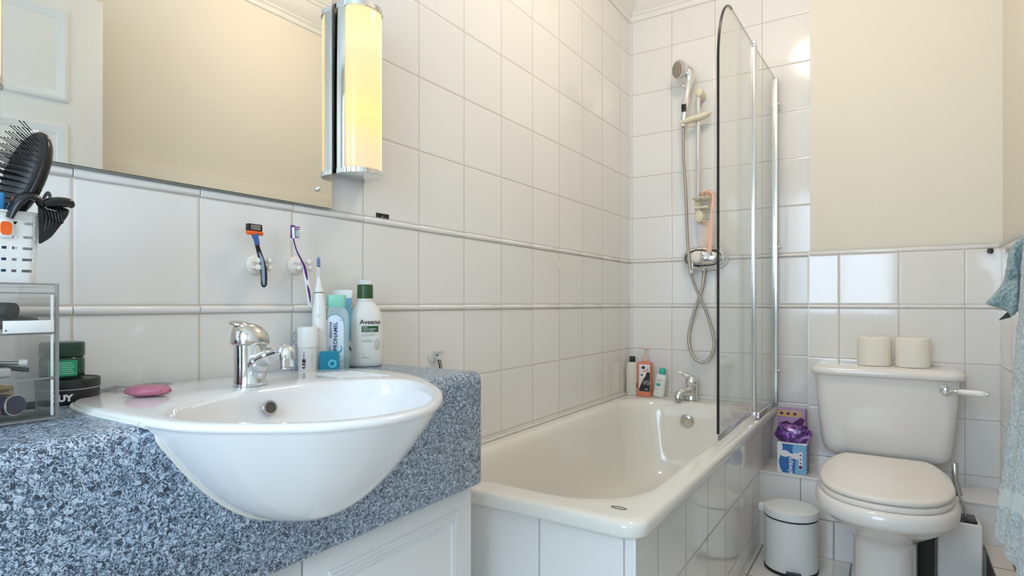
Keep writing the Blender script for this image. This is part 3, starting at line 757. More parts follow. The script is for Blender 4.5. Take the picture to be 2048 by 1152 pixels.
patch('blue_panel', [(-.352,LZ+.002)]+[(-.269,LZ+.002),(-.269,LZ+.114),(-.355,LZ+.114)]+[(-.352,LZ+.095),(-.360,LZ+.07),(-.366,LZ+.045),(-.362,LZ+.02)], cb_, lb, .0004)
patch('light_panel', [(-.310,LZ+.003),(-.271,LZ+.003),(-.271,LZ+.112),(-.315,LZ+.112),(-.318,LZ+.088),(-.306,LZ+.06)], clb, lb, .0006)
patch('pad_picture', arcp(-.345,LZ+.076,.018,.013,0,360,20)[:-1], cw, lb, .0008)
patch('pad_picture', arcp(-.304,LZ+.070,.019,.012,0,360,20)[:-1], cw, lb, .0009)
patch('pad_picture', [(-.346,LZ+.068),(-.304,LZ+.064),(-.304,LZ+.076),(-.346,LZ+.083)], cw, lb, .0010)
patch('info_strip', [(-.296,LZ+.022),(-.283,LZ+.022),(-.283,LZ+.088),(-.296,LZ+.088)], cw, lb, .0012)
patch('info_mark', [(-.295,LZ+.024),(-.284,LZ+.024),(-.284,LZ+.036),(-.295,LZ+.036)], mat('purple_ink', (.12,.02,.18), .4), lb, .0014)
for zz in (.045, .060, .076): patch('info_dot', arcp(-.2895,LZ+zz,.003,.003,0,360,8)[:-1], cd, lb, .0014)
text('lettering', 'always', .025, lambda x, y: (-.3255-y, fy-.0011, LZ+.032+x), M['white_pl'], lb, bold=.0004)
bm = new(); add_box(bm, -.2679, -.2672, fy+.002, 2.528, LZ+.003, LZ+.115); obj('side_panel', bm, cd, lb)
# tall purple box behind
pk = thing('tall_box', 'tall lilac and gold printed box standing behind the purple bag', 'box', (-.325, 2.56, LZ))
pl = mat('lilac_print', (.44,.26,.50), .4, var=.3, vscale=30); gold = mat('gold_print', (.62,.38,.16), .4); pd = mat('dark_purple_print', (.08,.02,.10), .4)
bm = new(); add_box(bm, -.384, -.283, 2.552, 2.610, LZ, LZ+.232, .001); obj('carton', bm, pl, pk)
f2 = lambda x, z, e=.0004: Vector((x, 2.552-e, z))
patch('gold_band', [(-.383,LZ+.205),(-.296,LZ+.205),(-.296,LZ+.228),(-.383,LZ+.228)], gold, pk, .0005, f2)
for i in range(3): patch('dark_mark', arcp(-.368+.024*i,LZ+.217,.007,.006,0,360,10)[:-1], pd, pk, .0008, f2)
patch('dark_shape', [(-.378,LZ+.15),(-.30,LZ+.15),(-.284,LZ+.20),(-.300,LZ+.205),(-.33,LZ+.178),(-.35,LZ+.188),(-.372,LZ+.178)], pd, pk, .0007, f2)
# purple film bag of pads, crumpled
def crumple(bm, c, s, seed, amt, n=28, m=18, pw=1.0):
    rs = []
    for j in range(1, m):
        a = PI*j/m; ring = []
        for i in range(n):
            b = 2*PI*i/n; d = Vector((math.sin(a)*math.cos(b), math.sin(a)*math.sin(b), -math.cos(a)))
            q = Vector([math.copysign(abs(v)**pw, v) for v in d])
            k = 1 + amt*mnoise.noise(d*2.3+Vector((seed,0,0))) + amt*.6*mnoise.noise(d*6+Vector((0,seed,0)))
            ring.append(Vector((c[0]+s[0]*q.x*k, c[1]+s[1]*q.y*k, c[2]+s[2]*q.z*k)))
        rs.append(ring)
    return rings(bm, rs)
def film():
    m = mat('purple_film', (.22,.05,.33), .22, coat=.4); nt = m.node_tree; N = nt.nodes; L = nt.links
    tc = N.new('ShaderNodeTexCoord'); n = N.new('ShaderNodeTexNoise'); n.inputs['Scale'].default_value = 26; n.inputs['Distortion'].default_value = 1.6; L.new(tc.outputs['Object'], n.inputs[0])
    cr = N.new('ShaderNodeValToRGB'); e = cr.color_ramp.elements; e[0].position = .40; e[0].color = (.05,.01,.10,1); e[1].position = .66; e[1].color = (.80,.74,.85,1)
    k = e.new(.5); k.color = (.20,.05,.36,1); k = e.new(.60); k.color = (.34,.12,.52,1)
    L.new(n.outputs[0], cr.inputs[0]); L.new(cr.outputs[0], N['Principled BSDF'].inputs['Base Color'])
    bp = N.new('ShaderNodeBump'); bp.inputs['Strength'].default_value = .8; bp.inputs['Distance'].default_value = .006
    L.new(n.outputs[0], bp.inputs['Height']); L.new(bp.outputs[0], N['Principled BSDF'].inputs['Normal']); return m
bm = new(); crumple(bm, (-.322, 2.502, LZ+.1185+.030), (.060,.034,.033), 3.1, .22, 40, 24, .7)
for v in bm.verts: v.co.z = max(v.co.z, LZ+.1185)
o = obj('pad_bag', bm, film(), base=(-.322,2.502,LZ+.1185), smooth=60); tag(o, 'crumpled purple film bag lying on the blue and white box', 'bag')

# ------------------------------------------------------------------ bath screen
gs = thing('bath_screen', 'folding glass bath screen with arched top on the bath rim', 'shower screen', (-.43, 2.26, BZ))
def panel(name, prof_yz, xa, xb, y0, y1, th=.006):
    """glass sheet; outline (y,z), x interpolated from xa at y0 to xb at y1"""
    bm = new(); X = lambda y: xa+(xb-xa)*(y-y0)/(y1-y0)
    n0 = Vector(((y1-y0), -(xb-xa), 0)).normalized()*th/2
    A = [bm.verts.new(Vector((X(y), y, z))-n0) for y, z in prof_yz]; B = [bm.verts.new(Vector((X(y), y, z))+n0) for y, z in prof_yz]
    bm.faces.new(A); bm.faces.new(list(reversed(B)))
    for i in range(len(A)): bm.faces.new((A[i], A[(i+1)%len(A)], B[(i+1)%len(A)], B[i])).material_index = 1
    return obj(name, bm, [M['glass'], mat('glass_edge_'+name, (.25,.31,.28), .1, alpha=.55)], gs, 0, recalc=True)
GT = 1.908
arch = [(2.313,.536),(2.313,GT)] + [(1.990-.163*math.sin(math.radians(a)), GT-.225+.225*math.cos(math.radians(a))) for a in range(0, 91, 5)] + [(1.827,.548)]
panel('folding_glass', arch, -.440, -.430, 1.827, 2.32)
panel('fixed_glass', [(2.328,.534),(2.690,.534),(2.690,GT),(2.328,GT)], -.430, -.416, 2.32, 2.70)
Xg = lambda y: -.440+(.010)*(y-1.827)/(2.32-1.827)
ed = [(Xg(y), y, z) for y, z in arch if y < 1.995]
bm = new(); tube(bm, [Vector(p) + Vector((-.0005,-.001,0)) for p in ed], .0042, 8); obj('edge_seal', bm, M['black'], gs)
for yy, w in ((2.313,.0075),(2.331,.0085)):
    bm = new(); add_box(bm, -.4375, -.4225, yy-w, yy+w, .535, 1.905, .003, 3); obj('hinge_profile', bm, M['alu'], gs)
bm = new(); add_box(bm, -.441, -.419, 2.302, 2.343, 1.900, 1.922, .004, 3); obj('hinge_cap', bm, M['chrome'], gs)
bm = new(); add_box(bm, -.441, -.419, 2.302, 2.343, .527, .540, .003, 3); obj('hinge_foot', bm, M['chrome'], gs)
bm = new(); add_box(bm, -.428, -.402, 2.688, 2.7185, .515, 1.906, .005, 3); wp = obj('wall_profile', bm, M['alu'], gs)
for zz in (1.79, 1.185, .66):
    for sx_, r_ in ((-.3975,.0065),(-.4335,.0055)):
        bm = new(); sphere(bm, (sx_, 2.690, zz), r_, 14, 10); obj('screw_cap', bm, M['chrome'], wp)
bm = new(); add_box(bm, -.4435, -.4365, 1.832, 2.306, .526, .541, .002); o = obj('bottom_seal', bm, M['clear_pl'], gs)
o.data.transform(Matrix.Translation((0,0,0)))
bm = new(); add_box(bm, -.430, -.414, 2.343, 2.69, .5095, .5335, .003, 3); obj('bottom_rail', bm, M['alu'], gs)

# ------------------------------------------------------------------ shower
RX, RY = -.729, 2.662
sr = thing('shower_rail', 'chrome shower riser rail with cream brackets on the back wall', 'shower rail', (RX, YB, 1.30))
bm = new(); tube(bm, [(RX,RY,1.32),(RX,RY,1.885)], .0098, 20); obj('rail', bm, M['chrome'], sr)
bm = new(); rr_ = []
for y, r in ((YB-.002,.018),(YB-.03,.019),(2.665,.0195),(2.648,.016),(2.643,.008)): rr_.append([Vector((RX+.006+r*math.cos(2*PI*i/24)*.95, y, 1.893+r*math.sin(2*PI*i/24)*1.15)) for i in range(24)])
rings(bm, rr_); obj('top_bracket', bm, M['cream_pl'], sr)
bm = new(); rr_ = []
for y, r in ((YB-.002,.018),(YB-.03,.020),(2.66,.022),(2.645,.018),(2.640,.008)): rr_.append([Vector((RX+.008+r*math.cos(2*PI*i/24), y, 1.335+r*math.sin(2*PI*i/24)*1.4)) for i in range(24)])
rings(bm, rr_); lathe(bm, [(.014,0),(.0145,.06)], (RX+.002,RY,1.338), 20); obj('bottom_bracket', bm, M['cream_pl'], sr)
bm = new()
tube(bm, [(RX-.072,2.640,1.768),(RX-.055,2.640,1.770),(RX-.02,2.648,1.776),(RX+.02,2.655,1.784),(RX+.045,2.655,1.790),(RX+.058,2.655,1.795)], [(.010,.012),(.014,.016),(.014,.020),(.016,.022),(.012,.016),(.004,.006)], 18); obj('slider', bm, M['cream_pl'], sr)
sd = thing('soap_tray', 'cream plastic soap tray clipped low on the shower rail', 'soap dish', (RX, RY, 1.40))
bm = new(); lathe(bm, [(.030,0),(.043,.005),(.047,.012),(.045,.013),(.039,.008),(.02,.005)], (RX+.030,2.632,1.402), 32, sx=1.0, sy=.75); obj('tray', bm, M['cream_pl'], sd)
bm = new(); add_box(bm, RX-.014, RX+.050, 2.632, 2.675, 1.368, 1.381, .004, 3); lathe(bm, [(.014,-.012),(.015,.034)], (RX,RY,1.37), 20); obj('clip', bm, M['cream_pl'], sd)
bm = new(); lathe(bm, [(.004,0),(.004,.001)], (RX+.028,2.6005,1.4075), 12, 'Y'); obj('drain_slot', bm, M['black'], sd)
# handset
hs = thing('shower_handset', 'chrome shower handset with round grey face resting in the slider', 'shower head', (-.79, 2.62, 1.75))
hM = Matrix.Translation((-.800,2.612,1.998)) @ Matrix.Rotation(math.radians(-36),4,'Z') @ Matrix.Rotation(math.radians(97),4,'X')
bm = new(); lathe(bm, [(.024,-.026),(.036,-.020),(.041,-.010),(.0425,.002),(.041,.009),(.035,.011)], (0,0,0), 36, M=hM); obj('head', bm, M['chrome'], hs, 50)
bm = new(); lathe(bm, [(.0345,.0112),(.033,.0135),(.02,.0150),(.002,.0155)], (0,0,0), 36, M=hM); obj('spray_face', bm, mat('grey_spray_rubber', (.30,.27,.22), .6, bump=.5, bscale=400), hs)
bm = new(); tube(bm, crom([(-.778,2.640,2.012),(-.764,2.640,1.985),(-.762,2.640,1.950),(-.768,2.638,1.915),(-.774,2.636,1.87),(-.779,2.636,1.825),(-.785,2.638,1.785),(-.788,2.640,1.760)], 5), [.018,.026,.022,.0165,.0160,.0165,.0175,.0175,.015,.011], 18, .95); obj('handle', bm, M['chrome'], hs, 60)
bm = new(); add_box(bm, -.792, -.770, 2.6165, 2.624, 1.808, 1.842, .002); obj('grip_window', bm, M['black'], hs)
bm = new(); sphere(bm, (-.783,2.620,1.922), .0095, 12, 8); obj('spray_button', bm, M['chrome'], hs)
bm = new(); lathe(bm, [(.010,0),(.011,.004),(.009,.012)], (-.790,2.640,1.747), 16); obj('hose_nut', bm, M['cream_pl'], hs)
# hose
hp = crom([(-.790,2.640,1.745),(-.790,2.645,1.60),(-.782,2.648,1.47),(-.775,2.642,1.33),(-.765,2.628,1.20),(-.755,2.626,1.10),(-.738,2.645,1.02),(-.712,2.668,.95),(-.684,2.685,.86),(-.668,2.690,.79),(-.668,2.691,.745),(-.684,2.691,.700),(-.713,2.691,.679),(-.746,2.691,.688),(-.770,2.691,.725),(-.780,2.691,.775),(-.775,2.691,.83),(-.758,2.692,.90),(-.736,2.693,.97),(-.718,2.694,1.03),(-.711,2.693,1.085),(-.711,2.692,1.105)], 22)
def hose_mat():
    m = mat('ribbed_steel_hose', (.50,.49,.47), .25, metal=1.0); nt = m.node_tree; N = nt.nodes; L = nt.links
    geo = N.new('ShaderNodeNewGeometry'); sp = N.new('ShaderNodeSeparateXYZ'); L.new(geo.outputs['Position'], sp.inputs[0])
    k = N.new('ShaderNodeMath'); k.operation = 'MULTIPLY'; k.inputs[1].default_value = 1500; L.new(sp.outputs['Z'], k.inputs[0])
    q = N.new('ShaderNodeMath'); q.operation = 'SINE'; L.new(k.outputs[0], q.inputs[0])
    bp = N.new('ShaderNodeBump'); bp.inputs['Strength'].default_value = .5; bp.inputs['Distance'].default_value = .001; L.new(q.outputs[0], bp.inputs['Height']); L.new(bp.outputs[0], N['Principled BSDF'].inputs['Normal']); return m
bm = new(); tube(bm, hp, .0068, 12); o = obj('shower_hose', bm, hose_mat(), base=(-.74,2.66,.68), smooth=60); tag(o, 'ribbed steel shower hose looping below the shower valve', 'hose')
# valve
sv = thing('shower_valve', 'oval chrome shower valve with round cream knob on the back wall', 'shower valve', (-.71, YB, 1.15))
def ovy(rx, rz, y, cx=-.711, cz=1.151, n=40, p=2.4):
    out = []
    for i in range(n):
        a = 2*PI*i/n; out.append(Vector((cx+rx*math.copysign(abs(math.cos(a))**(2/p), math.cos(a)), y, cz+rz*math.copysign(abs(math.sin(a))**(2/p), math.sin(a)))))
    return out
bm = new(); rings(bm, [ovy(.101,.056,YB-.002), ovy(.103,.058,YB-.012), ovy(.100,.055,YB-.028), ovy(.092,.048,YB-.040), ovy(.086,.042,YB-.044)]); obj('body', bm, M['chrome'], sv, 50)
bm = new(); rings(bm, [ovy(.084,.040,YB-.0430), ovy(.083,.039,YB-.0455), ovy(.077,.034,YB-.0455), ovy(.076,.033,YB-.0430)], loop=True); obj('dark_groove', bm, M['black'], sv, 0)
bm = new(); rings(bm, [ovy(.076,.033,YB-.0425), ovy(.069,.030,YB-.054), ovy(.047,.021,YB-.060)]); obj('inner_plate', bm, M['chrome'], sv, 50)
kM = Matrix.Translation((-.733,2.655,1.152)) @ Matrix.Rotation(PI/2,4,'X')
bm = new(); lathe(bm, [(.029,-.002),(.030,.004),(.029,.012),(.026,.014)], (0,0,0), 36, M=kM); obj('knob_ring', bm, M['chrome'], sv)
bm = new(); lathe(bm, [(.0262,.0125),(.0255,.022),(.022,.026),(.01,.028),(.001,.028)], (0,0,0), 36, M=kM); obj('knob', bm, M['cream_hook'], sv)
bm = new(); lathe(bm, [(.008,0),(.0085,.008),(.0075,.02)], (-.711,2.692,1.095), 18); obj('outlet', bm, M['steel'], sv)
bm = new(); add_box(bm, -.752, -.742, 2.628, 2.634, 1.092, 1.130, .002); sphere(bm, (-.747,2.616,1.083), .0125, 16, 10); obj('hose_clip', bm, mat('clear_grey_clip', (.55,.55,.53), .3, metal=.4), sv)
# peach comb, hanging from the tray
pe = mat('peach_plastic', (.86,.52,.38), .35)
pc = thing('peach_comb', 'peach pink wide-toothed comb hanging from the cream soap tray', 'comb', (-.66, 2.60, 1.17))
bm = new()
tube(bm, crom([(-.652,2.600,1.425),(-.646,2.598,1.395),(-.652,2.598,1.35),(-.657,2.600,1.305),(-.661,2.602,1.24),(-.665,2.604,1.17)], 6), [(.004,.005)]*4+[(.004,.007)]*8+[(.004,.006)]*6+[(.0035,.010)]*13, 10)
obj('spine', bm, pe, pc)
for i in range(14):
    z = 1.300-.0093*i; x = -.660-.0005*i
    bm = new(); tube(bm, [(x-.004,2.602,z),(x-.018,2.602,z+.003),(x-.036,2.602,z+.009)], [.0024,.0021,.0012], 6); obj('tooth', bm, pe, pc)
# peach bath puff behind the tray
puff = mat('peach_mesh', (.84,.60,.48), .8)
bm = new(); rnd = random.Random(4)
for k in range(26):
    a = rnd.uniform(0, 2*PI); b = rnd.uniform(-1, 1); r = rnd.uniform(.014, .026)
    Mx = Matrix.Rotation(a, 4, 'Z') @ Matrix.Rotation(b, 4, 'X')
    pts = [Mx @ Vector((r*1.25*math.cos(t), r*.8*math.sin(t), .003*math.sin(5*t+k))) + Vector((-.693, 2.664, 1.436)) for t in [2*PI*i/26 for i in range(27)]]
    tube(bm, pts, (.0011,.0032), 5)
o = obj('bath_puff', bm, puff, base=(-.69,2.664,1.415), smooth=60); tag(o, 'peach mesh bath puff tucked behind the cream soap tray', 'bath puff')
# ------------------------------------------------------------------ bath tap
bt_ = thing('bath_tap', 'chrome single lever bath mixer tap on the bath rim', 'tap', (-.757, 2.655, BZ))
tx, ty = -.757, 2.657
bm = new(); lathe(bm, [(.029,0),(.030,.004),(.026,.012),(.0245,.02),(.024,.060),(.0245,.066)], (tx,ty,BZ+.001), 32); obj('body', bm, M['chrome'], bt_, 50)
bm = new(); tube(bm, crom([(tx+.002,ty-.002,BZ+.034),(tx-.012,ty-.025,BZ+.040),(tx-.030,ty-.050,BZ+.038),(tx-.038,ty-.066,BZ+.026),(tx-.040,ty-.070,BZ+.012)], 5), [.021]*6+[.020]*5+[.0185]*5+[.0175]*5, 18); sp_ = obj('spout', bm, M['chrome'], bt_, 60)
bm = new(); lathe(bm, [(.015,0),(.0155,.006)], (tx-.040,ty-.070,BZ+.006), 20); obj('aerator', bm, M['steel'], sp_)
bm = new(); rings(bm, [[Vector((tx+dx+r*math.cos(2*PI*i/28), ty+r*.95*math.sin(2*PI*i/28), BZ+z)) for i in range(28)] for r, z, dx in ((.026,.068,0),(.0275,.072,0),(.0275,.084,0),(.025,.096,.000),(.020,.106,-.003),(.011,.114,-.006),(.003,.116,-.008))]); obj('lever_hood', bm, M['chrome'], bt_, 60)
bm = new(); tube(bm, crom([(tx-.004,ty-.004,BZ+.104),(tx-.024,ty-.012,BZ+.112),(tx-.045,ty-.020,BZ+.124),(tx-.064,ty-.026,BZ+.130)], 5), [(.012,.017)]*6+[(.007,.011)]*5+[(.0045,.008)]*5, 14); obj('lever', bm, M['chrome'], bt_, 60)

# ------------------------------------------------------------------ basin tap
t0 = Vector((-.905,.583,RT))
bt2 = thing('basin_tap', 'chrome mixer tap with domed lever standing on the washbasin', 'tap', t0)
def off(*p): return Vector(p)+t0
bm = new(); lathe(bm, [(.0262,0),(.0266,.002),(.0258,.006),(.0255,.03),(.0258,.062),(.0262,.068)], t0+Vector((0,0,.0005)), 40); obj('body', bm, M['chrome'], bt2, 50)
bm = new(); tube(bm, crom([off(.002,.0,.024),off(.020,.001,.038),off(.040,.003,.048),off(.062,.005,.055),off(.082,.007,.060),off(.090,.008,.060)], 6), [(.024,.018)]*5+[(.018,.018)]*4+[(.0135,.0165)]*7+[(.0115,.0145)]*8+[(.0108,.013)]*3+[(.009,.011)]*4, 22); s2 = obj('spout', bm, M['chrome'], bt2, 60)
bm = new(); lathe(bm, [(.0112,-.020),(.0118,-.010),(.0128,-.001),(.0120,.007),(.008,.012),(.001,.0135)], off(.088,.008,.056), 24); obj('spout_tip', bm, M['chrome'], s2, 50)
bm = new(); lathe(bm, [(.0098,-.0235),(.0122,-.0232),(.0122,-.0205)], off(.088,.008,.056), 24); obj('aerator', bm, M['steel'], s2)
bm = new(); rings(bm, [[off(dx+r*math.cos(2*PI*i/36), dy+r*.98*math.sin(2*PI*i/36), z) for i in range(36)] for r, z, dx, dy in ((.024,.0685,0,0),(.0295,.069,0,0),(.0312,.072,0,0),(.0308,.080,0,0),(.0280,.090,-.001,-.001),(.0225,.098,-.003,-.003),(.015,.103,-.005,-.005),(.006,.105,-.008,-.008),(.002,.1052,-.009,-.009))]); hd = obj('lever_hood', bm, M['chrome_worn'], bt2, 60)
bm = new(); tube(bm, crom([off(.004,-.003,.097),off(-.004,-.009,.1010),off(-.012,-.015,.1035),off(-.018,-.018,.1048),off(-.022,-.020,.1055)], 6), [(.006,.016)]*7+[(.0055,.0150)]*6+[(.0045,.0115)]*6+[(.0035,.0080)]*5+[(.002,.003)], 20); obj('lever', bm, M['chrome_worn'], hd, 60)

# ------------------------------------------------------------------ bottles on the worktop
def lathe_oval(bm, prof, c, rx, ry, ang, n=40, p=2.3):
    """prof: (scale x, scale y, z); super-ellipse section turned by ang"""
    R = Matrix.Rotation(ang, 3, 'Z'); rs = []
    for kx, ky, z in prof:
        ring = []
        for i in range(n):
            a = 2*PI*i/n; x = rx*kx*math.copysign(abs(math.cos(a))**(2/p), math.cos(a)); y = ry*ky*math.copysign(abs(math.sin(a))**(2/p), math.sin(a))
            ring.append(R @ Vector((x, y, 0)) + Vector((c[0], c[1], c[2]+z)))
        rs.append(ring)
    return rings(bm, rs)
def wrap(c, r, ang, e=.0004):
    """map flat (u, v) onto an upright cylinder of radius r facing ang"""
    return lambda u, v, z0=0: Vector((c[0]+(r+e)*math.cos(ang+u/r), c[1]+(r+e)*math.sin(ang+u/r), c[2]+v))
def wrap_oval(c, rx, ry, ang, e=.0005, p=2.3):
    """front face of an oval bottle: long axis rx turned by ang; u along the long axis"""
    def f(u, v):
        k = max(0.0, 1-abs(u/rx)**p)**(1/p); q = Vector((u, -ry*k-e, 0)); q = Matrix.Rotation(ang, 3, 'Z') @ q
        return Vector((c[0]+q.x, c[1]+q.y, c[2]+v))
    return f
def label(name, f, u0, u1, v0, v1, m, par, n=10):
    bm = new(); A = [[bm.verts.new(f(u0+(u1-u0)*i/n, v)) for i in range(n+1)] for v in (v0, v1)]
    for i in range(n): bm.faces.new((A[0][i], A[0][i+1], A[1][i+1], A[1][i]))
    return obj(name, bm, m, par, 60, recalc=False)
ink = mat('dark_ink', (.02,.02,.025), .5); grey_ink = mat('grey_ink', (.22,.22,.22), .5)
green = mat('dark_green_plastic', (.022,.075,.022), .35); lot = mat('lotion_bottle_white', (.76,.74,.69), .28)
A0 = (-1.028, .953, CT+.0004)
lt_ = thing('lotion_bottle', 'white body lotion bottle with dark green cap on the worktop corner', 'bottle', A0)
ang = math.radians(50)
bm = new(); lathe_oval(bm, [(.86,.80,.0),(.95,.93,.003),(.98,.98,.010),(1.0,1.0,.04),(1.0,1.0,.075),(.97,.97,.100),(.90,.91,.120),(.76,.80,.135),(.58,.66,.144),(.48,.60,.149),(.47,.60,.151)], A0, .0420, .0280, ang); obj('body', bm, lot, lt_, 60)
bm = new(); lathe(bm, [(.0178,.1512),(.0182,.153),(.0182,.156),(.0178,.157)], A0, 32); obj('collar', bm, lot, lt_)
bm = new(); lathe(bm, [(.0175,.1572),(.0182,.158),(.0178,.188),(.0170,.1895)], A0, 40); obj('cap', bm, green, lt_)
bm = new(); rings(bm, [rrect(A0[0]-.011, A0[0]+.011, A0[1]-.010, A0[1]+.012, .005, A0[2]+z, 4) for z in (.1898,.1955)] + [rrect(A0[0]-.009, A0[0]+.010, A0[1]-.012, A0[1]+.012, .003, A0[2]+z, 4) for z in (.1965,.1995)]); obj('pump_tip', bm, M['white_pl'], lt_)
fo = wrap_oval(A0, .0420, .0280, ang)
uo = .010
text('lettering', 'Aveeno', .0150, lambda x, y: fo(uo+x, .103+y), ink, lt_, bold=.0002, sub=1)
label('green_panel', fo, uo-.019, uo+.0185, .080, .094, green, lt_)
for k, (w, h, sz) in enumerate((('DAILY', .0911, .0042), ('MOISTURISING', .0868, .0046), ('BODY LOTION', .0826, .0038))):
    text('lettering', w, sz, lambda x, y, h=h: wrap_oval(A0, .0420, .0280, ang, .0009)(uo-.0165+x, h+y), M['white_pl'], lt_, align='LEFT', sub=1)
text('lettering', 'nourishes & protects\nnormal to dry skin', .0036, lambda x, y: fo(uo-.018+x, .0735+y), grey_ink, lt_, align='LEFT')
text('lettering', 'with nourishing oat\nand rich emollients\nfor 24 hour moisture', .0028, lambda x, y: fo(uo-.018+x, .060+y), grey_ink, lt_, align='LEFT')
text('lettering', '300ml e', .0048, lambda x, y: fo(uo-.017+x, .022+y), grey_ink, lt_, align='LEFT')
oat = mat('oat_print', (.70,.45,.25), .5)
bm = new(); f_ = wrap_oval(A0, .0420, .0280, ang, .0008)
tube(bm, [f_(.0255+.0055*math.cos(t), .051+.012*math.sin(t)) for t in [2*PI*i/24 for i in range(25)]], .0003, 5); obj('emblem_ring', bm, grey_ink, lt_)
for du, dv in ((0,.006),(.002,.001),(-.002,-.001),(.001,-.006),(-.001,-.008)):
    bm = new(); sphere(bm, f_(.0255+du, .051+dv), .0017, 8, 6, (.5,.5,1.6)); obj('emblem_grain', bm, oat, lt_)
bm = new(); tube(bm, [fo(uo-.0155+.002*math.cos(t), .029+.002*math.sin(t)) for t in [2*PI*i/14 for i in range(15)]], .0002, 4); obj('symbol', bm, grey_ink, lt_)

# mouthwash
P0 = (-1.026, .868, CT+.0004)
mw = thing('mouthwash_bottle', 'flat clear mouthwash bottle with mint green cap between toothbrush and tube', 'bottle', P0)
ang2 = math.radians(44)
mint_liq = mat('mint_liquid', (.20,.55,.50), .15, alpha=.85); mint_cap = mat('mint_cap_plastic', (.25,.62,.50), .3)
clr = mat('clear_bottle', (.70,.80,.82), .08, alpha=.45)
prf = [(.96,.92,.0),(1,1,.003),(1,1,.108),(.97,.97,.120),(.84,.90,.130),(.70,.85,.135),(.68,.84,.137)]
bm = new(); lathe_oval(bm, prf, P0, .0270, .0150, ang2, 40, 5); obj('body', bm, clr, mw, 60)
bm = new(); lathe_oval(bm, [(.93,.90,.0015),(.965,.95,.004),(.965,.95,.060)], P0, .0270, .0150, ang2, 40, 5); obj('liquid', bm, mint_liq, mw, 60)
bm = new(); lathe_oval(bm, [(.92,.92,.1372),(1,1,.139),(1.0,1.0,.163),(.96,.96,.1645)], P0, .0195, .0125, ang2, 36, 4); obj('cap', bm, mint_cap, mw)
fp = wrap_oval(P0, .0270, .0150, ang2, .0006, 5); fp2 = wrap_oval(P0, .0270, .0150, ang2, .0012, 5)
lab = mat('pale_blue_label', (.72,.80,.90), .35); navy = mat('navy_print', (.02,.04,.16), .4); teal = mat('teal_print', (.02,.33,.42), .35)
def labelpoly(name, f, pts, m, par):
    bm = new(); cu_ = sum(u for u, v in pts)/len(pts); cv_ = sum(v for u, v in pts)/len(pts)
    c_ = bm.verts.new(f(cu_, cv_)); vs = [bm.verts.new(f(u, v)) for u, v in pts]
    for i in range(len(vs)): bm.faces.new((c_, vs[i], vs[(i+1) % len(vs)]))
    return obj(name, bm, m, par, 0, recalc=False)
labelpoly('label', fp, [(-.0215,.004),(.0165,.004),(.0165,.100)] + [(.016-.035*i/10*.0-(.035*i/10), .112+.0-.0*i) for i in range(0)] + [(-.0025+.019*math.cos(t), .100+.021*math.sin(t)) for t in [PI*i/16 for i in range(17)]], lab, mw)
bm = new(); tube(bm, [fp2(-.0025+.0193*math.cos(PI*i/20), .100+.0215*math.sin(PI*i/20)) for i in range(21)], .0006, 5); obj('label_arc', bm, teal, mw)
text('lettering', 'PRONAMEL', .0122, lambda x, y: fp2(-.0005-y, .074+x), navy, mw, bold=.0002)
text('lettering', 'SENSODYNE', .0062, lambda x, y: fp2(-.0105-y, .088+x), navy, mw, bold=.00015)
bm = new(); tube(bm, [fp2(-.0005+.0125*math.sin(t), .048-.011*math.cos(t)) for t in [-2.2+4.4*i/26 for i in range(27)]], [.0004,.0015,.0022,.0015,.0004], 6); obj('emblem', bm, teal, mw)
for k in range(3): label('print_line', fp2, .006, .0145, .008+.011*k, .0088+.011*k, grey_ink, mw, 2)
label('print_line', fp2, .0075, .015, .1085, .1092, grey_ink, mw, 2)

# toothpaste tube standing on its cap behind
T0 = (-1.049, .903, CT+.0004)
tp_ = thing('toothpaste_tube', 'blue and white toothpaste tube standing behind the mouthwash bottle', 'toothpaste', T0)
blu = bpy.data.materials.new('toothpaste_print'); blu.use_nodes = True
def blu_nodes():
    nt = blu.node_tree; N = nt.nodes; L = nt.links; b = N['Principled BSDF']; b.inputs['Roughness'].default_value = .25
    tc = N.new('ShaderNodeTexCoord'); w = N.new('ShaderNodeTexWave'); w.inputs['Scale'].default_value = 14; w.inputs['Distortion'].default_value = 3; L.new(tc.outputs['Object'], w.inputs[0])
    cr = N.new('ShaderNodeValToRGB'); e = cr.color_ramp.elements; e[0].color = (.01,.16,.42,1); e[1].color = (.16,.50,.72,1); L.new(w.outputs['Fac'], cr.inputs[0]); L.new(cr.outputs[0], b.inputs['Base Color'])
blu_nodes()
a3 = math.radians(50)
def tsec(kx, ky, z, sh=0):
    R = Matrix.Rotation(a3, 3, 'Z'); return [R @ Vector((.021*kx*math.cos(2*PI*i/32)+sh, .019*ky*math.sin(2*PI*i/32), 0)) + Vector((T0[0], T0[1], T0[2]+z)) for i in range(32)]
bm = new(); rings(bm, [tsec(.75,.75,0), tsec(.8,.8,.002), tsec(.8,.8,.018)]); obj('cap', bm, M['white_pl'], tp_)
bm = new(); rings(bm, [tsec(.84,.80,.0182), tsec(.9,.85,.022), tsec(.93,.80,.06)]); obj('tube_base', bm, M['white_pl'], tp_)
bm = new(); rings(bm, [tsec(.93,.80,.0602), tsec(.97,.55,.10), tsec(1.0,.28,.145), tsec(1.02,.12,.158)]); obj('tube', bm, blu, tp_, 60)
bm = new(); rings(bm, [tsec(1.02,.12,.1582), tsec(1.06,.05,.164), tsec(1.10,.045,.1765)]); obj('crimp', bm, M['white_pl'], tp_)
bm = new(); tube(bm, [Vector((T0[0], T0[1], T0[2])) + Matrix.Rotation(a3,3,'Z') @ Vector((.0205*math.cos(t), -.0168*math.sin(t)-.001, .056+.020*(t-1.2))) for t in [.3+1.5*i/14 for i in range(15)]], [.0008,.003,.0038,.002], 6); obj('swoosh', bm, navy, tp_)

